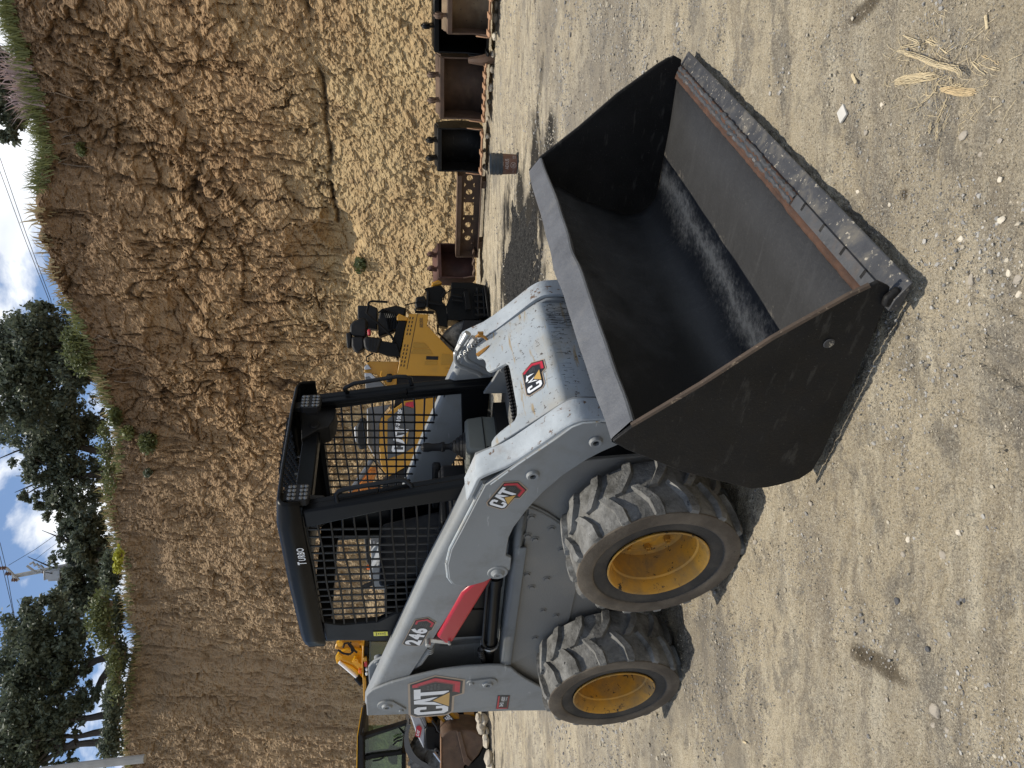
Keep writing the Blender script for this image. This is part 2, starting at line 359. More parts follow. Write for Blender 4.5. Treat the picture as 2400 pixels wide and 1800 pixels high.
# skyline of the cliff in the photograph (row v, column u)
SKY = np.array([(-200,-60),(33,3),(92,33),(217,65),(336,97),(429,80),(488,87),(586,103),(678,122),(722,160),(814,197),(895,228),(992,255),(1079,268),(1160,244),(1226,246),(1280,271),(1361,288),(1443,298),(1535,304),(1605,298),(1671,282),(1768,284),(2050,292)], float)
def sky_u(v): return np.interp(v, SKY[:, 0], SKY[:, 1])
SETB = 3.1
topx = bx_+nx_*SETB; topy = by_+ny_*SETB
H_ = np.zeros(NC)
for i in range(NC):
    u = 200.0
    for k in range(4):                       # row of this column at height z, then the skyline there
        X = topx[i]; Y = topy[i]
        dz = None
        # solve v for the given u on the vertical line through (X, Y)
        lo, hi = -4000.0, 6000.0
        for _ in range(40):
            v = (lo+hi)/2; d = ray(u, v)
            if d[0]*Y > X*d[1]: lo = v
            else: hi = v
        u = float(sky_u(v))
    d = ray(u, v); H_[i] = CAM_H + d[2]*Y/d[1]
H_ = np.clip(H_, 6.5, 12.5)
H_ += .16*fbm(s_*.9, s_*0+3, 4, 5)
tt = np.linspace(0, 1, NR)
SS, TT = np.meshgrid(s_, tt)
ZZ = TT*H_[None, :]
zl = 3.1 + .25*fbm(SS*.25, SS*0+7, 3, 11)
back = np.where(ZZ < zl, 1.85*(ZZ/zl)**.9, 1.85 + (SETB-1.85)*np.clip((ZZ-zl)/(H_[None, :]-zl), 0, 1)**1.1)
wx = SS + .34*fbm(SS*.9, ZZ*.9, 4, 21); wz = ZZ + .34*fbm(SS*.9+50, ZZ*.9, 4, 23)
leftw = 1/(1+np.exp(-(SS-17.0)*1.1))
d1, d2, cid, dz1 = worley(wx*2.5, wz*1.05, 31); e1 = np.clip((d2-d1)/.09, 0, 1)
wx2 = SS + .13*fbm(SS*2.6, ZZ*2.6, 3, 25); wz2 = ZZ + .13*fbm(SS*2.6+50, ZZ*2.6, 3, 27)
f1, f2, fid, dz2 = worley(wx2*5.4, wz2*2.4, 41); e2 = np.clip((f2-f1)/.12, 0, 1)
g1, g2, gid, dz3 = worley(wx2*9.5, wz2*6.5, 43); e3 = np.clip((g2-g1)/.15, 0, 1)
upm = 1/(1+np.exp(-(ZZ-zl-.8-1.5*fbm(SS*.5, ZZ*.5, 3, 77))*2.0))           # clods in the upper face
upm = upm*(1-.55*leftw)
big = np.clip(fbm(SS*.45, ZZ*.45, 3, 29)*1.8+.75, .35, 1.1)
disp = .30*fbm(SS*.28, ZZ*.22, 3, 51) + .10*fbm(SS*.9, ZZ*.5, 4, 53)
grv = np.abs(fbm(SS*3.4+.3*fbm(SS*2, ZZ*.9, 3, 57), ZZ*.42, 4, 58)); grv2 = np.abs(fbm(SS*7+.3*fbm(SS*3, ZZ*1.2, 3, 57), ZZ*.9, 3, 59))
disp += -.125*np.clip(1-grv/.07, 0, 1)**.8*(.35+.65*upm) - .065*np.clip(1-grv2/.09, 0, 1)*(.4+.6*upm)
# clods hang: each one stands out most at its lower end
disp += upm*big*.85*(.09*(cid-.5) + .115*dz1 + .050*(e1-1) + .095*dz2*(.5+fid) + .05*(fid-.5) + .028*(e2-1) + .036*dz3*(.4+gid) + .016*(gid-.5))
h1, h2, hid, dz4 = worley(SS*19+fbm(SS*5, ZZ*5, 2, 45), ZZ*15, 47)
disp += .013*dz4*(.4+hid)+.006*(hid-.5)
disp += (1-upm)*(1-.5*leftw)*(.028*(fid-.5) + .03*dz2 + .026*dz3 + .013*(gid-.5))
cks = []
for fr, sd in ((1.1, 33), (2.3, 133)):
    ck = np.abs(fbm(wx*fr+.35*fbm(SS*2, ZZ*1.1, 3, sd), wz*.16*fr, 4, sd+2)); gate = np.clip(fbm(SS*.9, ZZ*.5, 3, sd+4)*4+.25, 0, 1)
    cks.append(np.clip(1-ck/(.018 if fr < 2 else .015), 0, 1)*gate)
vck = np.maximum(cks[0], cks[1]*.8)*np.clip(upm*1.3, 0, 1)
disp -= .12*vck**.7
disp += .07*fbm(SS*3.2, ZZ*2.0, 5, 61, .62) + .045*fbm(SS*11, ZZ*9, 4, 63, .65)
# rills running down the left part, tooth marks near the foot, a ledge crack
ril = np.abs(fbm(SS*2.1+.35*fbm(SS*1.2, ZZ*.6, 3, 71), ZZ*.26, 4, 73)); ril2 = np.abs(fbm(SS*5+.3*fbm(SS*2, ZZ*1.0, 3, 75), ZZ*.8, 3, 79))
disp += leftw*(.34*np.clip(ril, 0, .35)+.13*np.clip(ril2, 0, .4)-.06)
tm = np.clip(fbm(SS*.5, ZZ*.7, 3, 81)*3+.2, 0, 1)*np.exp(-((ZZ-1.3)/.7)**2)
disp += -.055*tm*np.clip(np.sin((SS+.12*ZZ)*2*PI/.19+2*fbm(SS*.4, ZZ*.4, 2, 83))*3-1.2, 0, 1)
led = np.exp(-((ZZ-zl-.1-.12*fbm(SS*1.6, SS*0+5, 4, 86))/.045)**2)*(SS < 11.4)*np.clip(fbm(SS*.8, SS*0+2, 3, 85)*4+.6, 0, 1)
disp -= .11*led
for (hs, hz, r, dp) in ((11.9,3.75,.62,.75),(11.45,3.3,.42,.5),(7.1,8.5,.42,.65),(6.2,8.8,.5,.6),(5.4,8.9,.4,.4),(13.9,7.8,.6,.6),(13.3,7.2,.4,.4),(4.6,3.85,.26,.45),(9.7,8.0,.4,.35),(10.6,7.4,.35,.3),(8.6,7.0,.3,.25),(15.5,6.4,.35,.3)):
    q = np.hypot(SS-hs, (ZZ-hz)*.9)+.34*fbm(SS*2.6, ZZ*2.6, 4, 87); disp -= .42*dp*np.clip(1.35-q/r, 0, 1)**.6*(q < 1.35*r)
# overhanging lip of turf
topw = np.exp(-((1-TT)*H_[None, :]/.28)**2)
disp += topw*(.03+.20*fbm(SS*1.6, SS*0+1, 4, 91)) - .22*np.exp(-(((1-TT)*H_[None, :]-.80)/.45)**2)*np.clip(fbm(SS*1.1, ZZ*.3, 3, 95)*3+.35+.5*(SS < 6), 0, 1.5)
foot = np.clip(ZZ/.5, 0, 1); disp *= (.35+.65*foot)
outw = disp - back
PX = bx_[None, :]-nx_[None, :]*outw; PY = by_[None, :]-ny_[None, :]*outw
PZ = ZZ - .15 + .05*upm*fbm(SS*4, ZZ*4, 3, 97)*np.clip((1-TT)*8, 0, 1)
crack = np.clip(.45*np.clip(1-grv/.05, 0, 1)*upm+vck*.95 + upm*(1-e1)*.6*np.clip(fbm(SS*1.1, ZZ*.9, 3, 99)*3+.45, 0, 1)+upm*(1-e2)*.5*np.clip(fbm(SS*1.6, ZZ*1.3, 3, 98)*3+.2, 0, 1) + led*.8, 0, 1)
# plateau behind the edge
KB = 14; pb = np.linspace(0, 1, KB+1)[1:]
bxk = PX[-1][None, :]+nx_[None, :]*(pb[:, None]**1.6*26); byk = PY[-1][None, :]+ny_[None, :]*(pb[:, None]**1.6*26)
bzk = PZ[-1][None, :]+pb[:, None]*2.6+.15*fbm(bxk*.6, byk*.6, 3, 105)*np.minimum(1, pb[:, None]*6)
co = np.stack([np.vstack([PX, bxk]), np.vstack([PY, byk]), np.vstack([PZ, bzk])], -1).reshape(-1, 3)
crk = np.vstack([crack, np.zeros_like(bxk)]).ravel(); tpd = np.vstack([TT+0*SS, np.ones_like(bxk)]).ravel()
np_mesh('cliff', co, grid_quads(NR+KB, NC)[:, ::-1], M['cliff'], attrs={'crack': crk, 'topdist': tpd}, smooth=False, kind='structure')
EDGE = np.stack([PX[-1], PY[-1], PZ[-1]], -1)
def cliff_pt(v, u):
    """point of the cliff face seen at (u, v)"""
    d = ray(u, v); o = np.array([0, 0, CAM_H]); P = np.stack([PX, PY, PZ], -1)[::4, ::4].reshape(-1, 3)
    q = P-o; tl = q@d/(d@d); e = np.linalg.norm(q-tl[:, None]*d, axis=1); return Vector(P[e.argmin()])

# ------------------------------------------------------------------ ground
def band(a, b, n, p=1.0): return a+(b-a)*np.linspace(0, 1, n)**p
gy = np.r_[band(-60, .6, 14, 1)[:-1], 1.0*(26/1.0)**np.linspace(0, 1, 640), np.array([30, 40, 60, 90, 140.])]
gw = np.r_[np.array([-60, -12, -4, -1.6, -.9]), np.linspace(-.66, .66, 470), np.array([.9, 1.6, 4, 12, 60])]
YY = gy[:, None]+0*gw[None, :]; XX = gw[None, :]*np.maximum(YY, 1.2)
fade = np.clip(1-np.abs(YY-8)/22, 0, 1)
ca, sa = math.cos(math.radians(-40)), math.sin(math.radians(-40))
A = XX*ca+YY*sa; B = -XX*sa+YY*ca            # along and across the wheel tracks
gz = .018*fbm(XX*.7, YY*.7, 4, 201) + .013*fbm(A*1.2, B*6, 5, 205, .6) + .012*fbm(XX*9, YY*9, 4, 207, .65) + .010*fbm(XX*28, YY*28, 4, 209, .72)
w1, w2, wid, _dz = worley(XX*14, YY*14, 211); pebm = np.clip(fbm(XX*.9, YY*.9, 4, 213)*3+.15, 0, 1)
gz += pebm*.010*np.clip(.42-w1, 0, 1)*(wid > .45)*2.0
for (cx, cy, w) in ((-.95, 0, .17), (.55, 0, .15)):
    pass
tr = np.exp(-((B-1.15+.05*np.sin(A*.7))/.20)**2)*np.clip(fbm(A*.5, B*.5, 2, 221)*4+.7, 0, 1)*(A < -.4)
gz += tr*(.013*np.sign(np.sin(A*2*PI/.16+np.abs(B-1.15)*9))*.8 - .014)
gz = gz*np.minimum(1, fade*4) - .004
stain = np.zeros_like(gz)
for (u, v, ru, rv) in ((2045,1550,75,28),(2030,25,60,22),(2115,455,14,16),(2240,330,0,0)):
    if ru:
        p = on_ground(u, v); k = p.y/FPX
        q = ((XX-p.x)/(rv*k*1.0))**2+((YY-p.y)/(ru*k*p.y/CAM_H*1.0))**2 + 1.1*fbm(XX*8, YY*8, 4, 231)
        stain = np.maximum(stain, np.clip(1.3-q, 0, 1)*.75)
tp = fbm(XX*1.1, YY*1.8, 5, 241, .6)
tar = np.clip((1.0-((XX-1.9)/1.3)**2-((YY-10.2)/2.3)**2+2.4*tp)*1.6, 0, 1)*.95
tar = np.maximum(tar, np.clip(fbm(A*.7, B*2.4, 6, 243, .7)*5-1.35, 0, .55)*np.clip((YY-4)/4, 0, 1))
grit = np.clip(fbm(XX*.8, YY*.8, 6, 251, .65)*4-.2, 0, 1)
far = np.clip((YY-24)/10, 0, 1); gz = gz*(1-far)
co = np.stack([XX, YY, gz], -1).reshape(-1, 3)
np_mesh('ground', co, grid_quads(len(gy), len(gw)), M['ground'], attrs={'stain': stain.ravel(), 'tar': tar.ravel(), 'grit': grit.ravel()}, kind='structure')
from bisect import bisect
def ground_z(x, y):
    j = min(max(bisect(list(gy), y), 1), len(gy)-1); w = x/max(y, 1.2); i = min(max(bisect(list(gw), w), 1), len(gw)-1)
    return float(gz[j, i])

# heap of loose black asphalt beside the loader
n = 150; hx = np.linspace(.3, 3.3, n); hy = np.linspace(7.9, 12.3, n); HX, HY = np.meshgrid(hx, hy)
m0 = 1-((HX-1.75-.12*(HY-10))/.85)**2-((HY-9.9)/1.75)**2+1.5*fbm(HX*1.3, HY*1.3, 5, 261, .6)
hz = np.clip(m0, -.6, 1)*.06-.012+.030*fbm(HX*9, HY*9, 4, 263, .7)*np.clip(m0*2+.4, 0, 1)
np_mesh('asphalt_heap', np.stack([HX, HY, hz], -1).reshape(-1, 3), grid_quads(n, n), M['tar'], kind='stuff', label='low heap of loose black asphalt on the ground behind the loader bucket', cat='asphalt')
# ------------------------------------------------------------------ lettering and decals
def text_faces(txt, bold=.02, align='LEFT', space=1.0):
    cu = bpy.data.curves.new('lettering', 'FONT'); cu.body = txt; cu.size = 1.0; cu.offset = bold; cu.align_x = align; cu.space_character = space
    cu.resolution_u = 3
    o = bpy.data.objects.new('lettering', cu); me = bpy.data.meshes.new_from_object(o)
    V = [(v.co.x, v.co.y) for v in me.vertices]; F = [tuple(p.vertices) for p in me.polygons]
    bpy.data.objects.remove(o); bpy.data.curves.remove(cu); bpy.data.meshes.remove(me)
    return V, F
def capsule(p, q, rp, rq, n=14):
    a0 = math.atan2(q[1]-p[1], q[0]-p[0])
    return [(q[0]+rq*math.cos(a0-PI/2+PI*k/n), q[1]+rq*math.sin(a0-PI/2+PI*k/n)) for k in range(n+1)]+[(p[0]+rp*math.cos(a0+PI/2+PI*k/n), p[1]+rp*math.sin(a0+PI/2+PI*k/n)) for k in range(n+1)]
class Decal:
    """flat print: layers of thin sheets lifted off a plane; o origin, ex/ey directions of one unit, n outward normal"""
    def __init__(s, o, ex, ey, n, h):
        s.o = Vector(o); s.ex = Vector(ex)*h; s.ey = Vector(ey)*h; s.n = Vector(n).normalized(); s.mb = MB(); s.mats = []
        s.k = 0
    def mi(s, mat):
        if mat not in s.mats: s.mats.append(mat)
        return s.mats.index(mat)
    def p(s, q, lay): return s.o + s.ex*q[0] + s.ey*q[1] + s.n*(.0025+.0009*lay)
    def poly(s, pts, mat, lay): s.mb.add([s.p(q, lay) for q in pts], [tuple(range(len(pts)))], s.mi(mat)); return s
    def text(s, txt, x, y, size, mat, lay, bold=.02, sx=1.0, fit=None, space=1.0):
        V, F = text_faces(txt, bold, space=space)
        if fit:
            w = max(v[0] for v in V)-min(v[0] for v in V); x0 = min(v[0] for v in V); sx = fit/(w*size); V = [(v[0]-x0, v[1]) for v in V]
        s.mb.add([s.p((x+v[0]*size*sx, y+v[1]*size), lay) for v in V], F, s.mi(mat)); return s
    def build(s, name, parent, **kw):
        return s.mb.build(name, s.mats, parent, smooth=0, **kw)
def grow(pts, d):
    cx = sum(p[0] for p in pts)/len(pts); cy = sum(p[1] for p in pts)/len(pts); n = len(pts); out = []
    ar = sum(pts[i][0]*pts[(i+1) % n][1]-pts[(i+1) % n][0]*pts[i][1] for i in range(n)); sg = 1 if ar > 0 else -1
    for i in range(n):
        a, b, c = Vector(pts[i-1]), Vector(pts[i]), Vector(pts[(i+1) % n])
        e1 = (b-a).normalized(); e2 = (c-b).normalized(); n1 = Vector((e1.y, -e1.x))*sg; n2 = Vector((e2.y, -e2.x))*sg
        k = (n1+n2); k = k/max(.35, k.dot(n1)); out.append(tuple(b+k*d))
    return out
LET = {'C': [[(0,.12),(.12,0),(.40,0),(.50,.10),(.50,.36),(.33,.36),(.33,.2),(.30,.17),(.20,.17),(.17,.2),(.17,.8),(.20,.83),(.30,.83),(.33,.8),(.33,.64),(.50,.64),(.50,.90),(.40,1),(.12,1),(0,.88)]],
       'A': [[(.50,0),(.68,0),(.82,.72),(.96,0),(1.14,0),(.93,1),(.71,1)]],
       'T': [[(1.00,1),(1.00,.81),(1.20,.81),(1.20,0),(1.40,0),(1.40,.81),(1.60,.81),(1.60,1)]]}
def emblem(o, ex, ey, n, h, parent, name='emblem', worn=False):
    d = Decal(o, ex, ey, n, h)
    body = [(-.12,.06),(.06,-.10),(1.02,-.10),(1.16,-.38),(1.90,-.38),(2.26,.40),(1.90,1.10),(.06,1.10),(-.12,.94)]
    d.poly(grow(body, .065), M['d_tan'], 0); d.poly(body, M['d_black'], 1)
    o_ = [(1.70,1.04),(1.86,1.04),(2.18,.40),(1.85,-.31),(1.22,-.31),(1.15,-.16)]
    i_ = [(1.70,.90),(1.78,.90),(2.02,.40),(1.76,-.16),(1.29,-.16),(1.15,-.16)]
    for a in range(4):
        d.poly([o_[a], o_[a+1], i_[a+1], i_[a]], M['d_red'], 2)
    i2 = [(1.70,.86),(1.75,.86),(1.95,.40),(1.72,-.10),(1.29,-.10)]
    for a in range(4): d.poly([i_[a], i_[a+1], i2[a+1], i2[a]], M['d_dark_red'], 2)
    for a in range(5):
        for b in range(4):
            cx, cy = 1.52+.085*a+(.04 if b % 2 else 0), .30+.10*b
            if cx < 1.88-abs(cy-.45)*.5: d.poly([(cx+.035*math.cos(t*PI/3), cy+.042*math.sin(t*PI/3)) for t in range(6)], M['d_grey'], 2)
    wm = M['d_white']
    for ch in 'CAT':
        if worn and ch == 'T': d.poly([(1.00,1),(1.00,.81),(1.25,.81),(1.30,.35),(1.38,.6),(1.40,.81),(1.50,.86)], wm, 3); continue
        if worn and ch == 'A': d.poly([(.50,0),(.68,0),(.82,.72),(.96,.2),(1.05,.35),(.85,.9)], wm, 3); continue
        for pl in LET[ch]: d.poly(pl, wm, 3)
    tri = [(.44,-.02),(1.30,-.02),(.87,.46)]
    d.poly(grow(tri, .05), M['d_black'], 4); d.poly(tri, M['d_gold'], 5)
    return d.build(name, parent)

# ------------------------------------------------------------------ the skid steer loader
LX, LY, LYAW = -.2890, 3.7628, -.72030
LD = empty('skid_steer_loader', (LX, LY, 0), LYAW, label='light grey skid steer loader with black mesh cab, yellow rims and wide black bucket', cat='skid steer loader')
M['bucket_lip'] = pmat('scuffed_lip_steel', (.095,.098,.105), .45, .0, .2, 6, dirt=((.18,.17,.15), .15, 5), chips=((.30,.29,.27), .70, 40), bump=(.3, 40), spec=.6)
WB, ZC = 1.246, .381
def tyre_and_rim(x, side):
    """side -1: the side with its rims towards the camera"""
    yc = side*(.838-.153); g = side
    t = MB()
    prof = [(.228,.118),(.238,.136),(.262,.1425),(.270,.1445),(.298,.146),(.304,.1515),(.33,.1545),(.360,.1545),(.371,.152),(.376,.146),(.381,.125),(.384,.06),(.385,0)]
    full = [(r, g*y) for r, y in prof] + [(r, -g*y) for r, y in prof[-2::-1]]
    t.lathe(full, (x, yc, ZC), 'y', 64)
    nl = 16
    for sd in (1, -1):
        for k in range(nl):
            a0 = 2*PI*(k+(.5 if sd < 0 else 0))/nl + .21*x
            st = []
            # stations: offset from middle, angle, half width (angle), inner radius, outer radius
            for (yo, da, hw, ri, ro) in ((.1535,-.012,.046,.370,.374),(.1515,-.010,.053,.360,.3955),(.132,-.004,.060,.365,.406),(.085,.012,.060,.376,.4105),(.035,.085,.056,.38,.411),(-.008,.165,.047,.38,.408)):
                y = yc+sd*yo; a = a0+sd*0+da; jit = 1+.02*rnd.uniform(-1, 1)
                q = []
                for (rr, ww) in ((ri, 1.25), (ro, .82)):
                    for sg in (-1, 1):
                        aa = a+sg*hw*ww*jit; q.append((x+rr*math.cos(aa), y, ZC+rr*math.sin(aa)))
                st.append([q[0], q[1], q[3], q[2]])
            for i in range(len(st)-1): t.loft(st[i], st[i+1], 0, caps=(i == 0 or i == len(st)-2))
    ty = t.build('tyre', [M['rubber']], LD, smooth=32)
    s = MB(); s.lathe([(.2995,g*.1475),(.304,g*.1535),(.31,g*.1565),(.33,g*.1575),(.366,g*.1570),(.3765,g*.1545),(.379,g*.1485)], (x, yc, ZC), 'y', 72)
    s.build('sidewall_band', M['sidewall'], ty)
    s = MB(); s.lathe([(.2285,g*.1195),(.2385,g*.1375),(.262,g*.144),(.27,g*.146),(.298,g*.1475),(.3035,g*.1525)], (x, yc, ZC), 'y', 64); s.build('bead_band', M['inner_wall'], ty)
    w = MB(); w.lathe([(.236,g*.142),(.2375,g*.148),(.233,g*.151),(.229,g*.149),(.224,g*.142),(.219,g*.128),(.210,g*.112),(.207,g*.085),(.199,g*.078),(.196,g*.02),(.192,-g*.045),(.178,-g*.052),(.168,-g*.05),(.160,-g*.058),(.112,-g*.060),(.104,-g*.048),(.072,-g*.046),(.066,-g*.03),(.0,-g*.028)], (x, yc, ZC), 'y', 56)
    ri = w.build('rim', M['rim'], LD, smooth=40)
    b = MB()
    for k in range(8):
        a = 2*PI*k/8+.2; cx, cz = x+.134*math.cos(a), ZC+.134*math.sin(a)
        b.cyl((cx, yc-g*.058, cz), (cx, yc-g*.030, cz), .0165, 6); b.cyl((cx, yc-g*.03, cz), (cx, yc-g*.018, cz), .009, 8)
    b.build('wheel_bolts', M['rim'], ri, kind='stuff')
    v = MB(); v.tube([(x+.185, yc+g*.05, ZC+.02), (x+.165, yc+g*.075, ZC+.02), (x+.162, yc+g*.095, ZC+.02)], .006, 8); v.build('valve_stem', M['black_matt'], ri)
for x in (0, -WB):
    for sd in (-1, 1): tyre_and_rim(x, sd)

# lower body
b = MB(); b.prism([(-1.55,.95),(.22,.95),(.34,.74),(.36,.35),(.25,.24),(-1.5,.24),(-1.75,.45),(-1.85,.75)], 'y', -.49, .49)
b.build('lower_body', M['grey_dusty'], LD, bevel=.006)
b = MB()
b.prism([(-1.46,.935),(.035,.935),(.022,.89),(-.045,.815),(-.13,.735),(-.16,.70),(-.66,.612),(-1.0,.612),(-1.06,.66),(-1.30,.75)], 'y', -.505, -.488)
side = b.build('side_cover', M['grey_dusty'], LD, bevel=.004)
for (x, z) in ((-.023,.918),(-.121,.811),(-.167,.925),(-.50,.90),(-.62,.865),(-.55,.79),(-.30,.74),(-.86,.78),(-.92,.70),(-1.15,.80),(-.20,.885)):
    bl = MB(); bl.cyl((x, -.503, z), (x, -.508, z), .022, 16); bl.cyl((x, -.5078, z), (x, -.517, z), .015, 6); bl.build('cover_bolt', M['grey_dusty'], side)
b = MB(); arc = [(.06+.0*k, 0) for k in range(1)]
arc = [(-.16+.30*math.sin(a), -.512, .66+.30*math.cos(a)) for a in np.linspace(math.radians(-8), math.radians(58), 14)]
arc = [(.05,-.503,.948),(.036,-.503,.925),(.0,-.503,.872),(-.04,-.503,.824),(-.09,-.503,.775),(-.14,-.503,.728),(-.20,-.503,.69)]
b.tube(arc, .009, 8); b.tube([(p[0]+.026, p[1]+.004, p[2]+.012) for p in arc], .006, 8); b.build('cover_seal', M['grey_dusty'], side)
for x in (0, -WB):
    for sd in (-1, 1): b = MB(); b.lathe([(.0,sd*.665),(.05,sd*.66),(.075,sd*.64),(.085,sd*.60),(.13,sd*.59),(.15,sd*.56),(.15,sd*.49)], (x, 0, ZC), 'y', 28); b.build('axle_hub', M['rim'], LD)
for P in ((-1.72, -1.5, -.47, .47, .3, .62), (.3, .43, -.47, .47, .22, .72)):
    b = MB(); b.bb(*P); b.build('bumper', M['black'], LD, bevel=.01)

# shelf above the tyres
for sd in (-1, 1):
    b = MB(); prof = [(-.36,.955),(-.36,.985),(-.505,.992),(-.522,.985),(-.53,.970),(-.53,.926),(-.52,.926),(-.52,.955)]
    b.prism([(sd*-y*-1, z) for y, z in prof] if sd > 0 else prof, 'x', -1.405, -.235)
    b.prism([(sd*-y*-1, z) for y, z in [(-.36,.955),(-.36,.985),(-.505,.992),(-.522,.985),(-.53,.970),(-.53,.958),(-.52,.958),(-.52,.950)]] if sd > 0 else [(-.36,.955),(-.36,.985),(-.505,.992),(-.522,.985),(-.53,.970),(-.53,.958),(-.52,.958),(-.52,.950)], 'x', -.235, .02)
    b.build('fender_rail', M['grey'], LD, smooth=50, bevel=.003)

# towers
TW = [(-1.893,1.809),(-1.64,1.80),(-1.605,1.785),(-1.563,1.757),(-1.49,1.641),(-1.433,1.494),(-1.387,1.348),(-1.371,1.202),(-1.376,1.06),(-1.387,.99),(-1.421,.928),(-1.505,.878),(-1.594,.813),(-1.70,.72),(-1.80,.66),(-2.048,.62),(-2.0,.889)]
for sd in (-1, 1):
    b = MB(); b.prism(TW, 'y', sd*.522, sd*.54)
    b.prism([(x+.03, z-.01) for x, z in TW], 'y', sd*.352, sd*.37)
    tower = b.build('tower', M['grey'], LD, bevel=.006)
    b = MB(); b.prism([(-1.85,1.80),(-2.0,.70),(-1.88,.70),(-1.80,1.76)], 'y', sd*.374, sd*.519); b.build('tower_back_plate', M['grey'], tower, bevel=.004)
    if sd < 0:
        for (px, pz, dx, dz) in ((-1.76,1.678,-.075,-.085),(-1.578,1.060,.02,.10)):
            b = MB()
            b.lathe([(0,-.552),(.012,-.552),(.014,-.566),(.028,-.566),(.031,-.56),(.034,-.552),(.050,-.552),(.054,-.546),(.054,-.535)], (px, 0, pz), 'y', 28)
            b.prism(capsule((px, pz), (px+dx, pz+dz), .060, .030), 'y', -.551, -.539)
            b.cyl((px+dx, -.548, pz+dz), (px+dx, -.561, pz+dz), .016, 6)
            b.build('pivot_pin', M['grey'], tower, bevel=.002)
        # inner pin as seen over the arm
    b = MB(); b.cyl((-1.56, sd*.33, 1.72), (-1.56, sd*.378, 1.72), .032, 20); b.cyl((-1.56, sd*.378, 1.72), (-1.56, sd*.388, 1.72), .018, 12); b.build('inner_pin', M['grey'], tower)
emblem((-1.935,-.54,1.30), (1,0,-.012), (.008,0,1), (0,-1,0), .215, LD)
d = Decal((-1.955,-.54,.912), (1,0,-.03), (0,0,1), (0,-1,0), .085)
d.poly([(-.06,-.06),(2.12,-.0),(2.24,.96),(.12,.92)], M['d_black'], 0); d.poly([(-.01,0),(.14,0),(.30,.90),(.16,.88)], M['d_red'], 1); d.poly([(.02,.72),(2.18,.79),(2.2,.90),(.14,.86)], M['d_red'], 1); d.poly([(-.01,0),(2.08,.06),(2.08,.12),(.0,.07)], M['d_dark_red'], 1)
d.text('3H3', .42, .40, .40, M['d_white'], 1, .02, 1); d.text('///', 1.02, .28, .42, M['d_grey'], 1, .0, .8); d.text('ASSIST', 1.28, .36, .36, M['d_white'], 1, .015, .72); d.text('CONTROL', 1.30, .18, .15, M['d_white'], 1, 0, .9)
d.build('small_decal', LD)

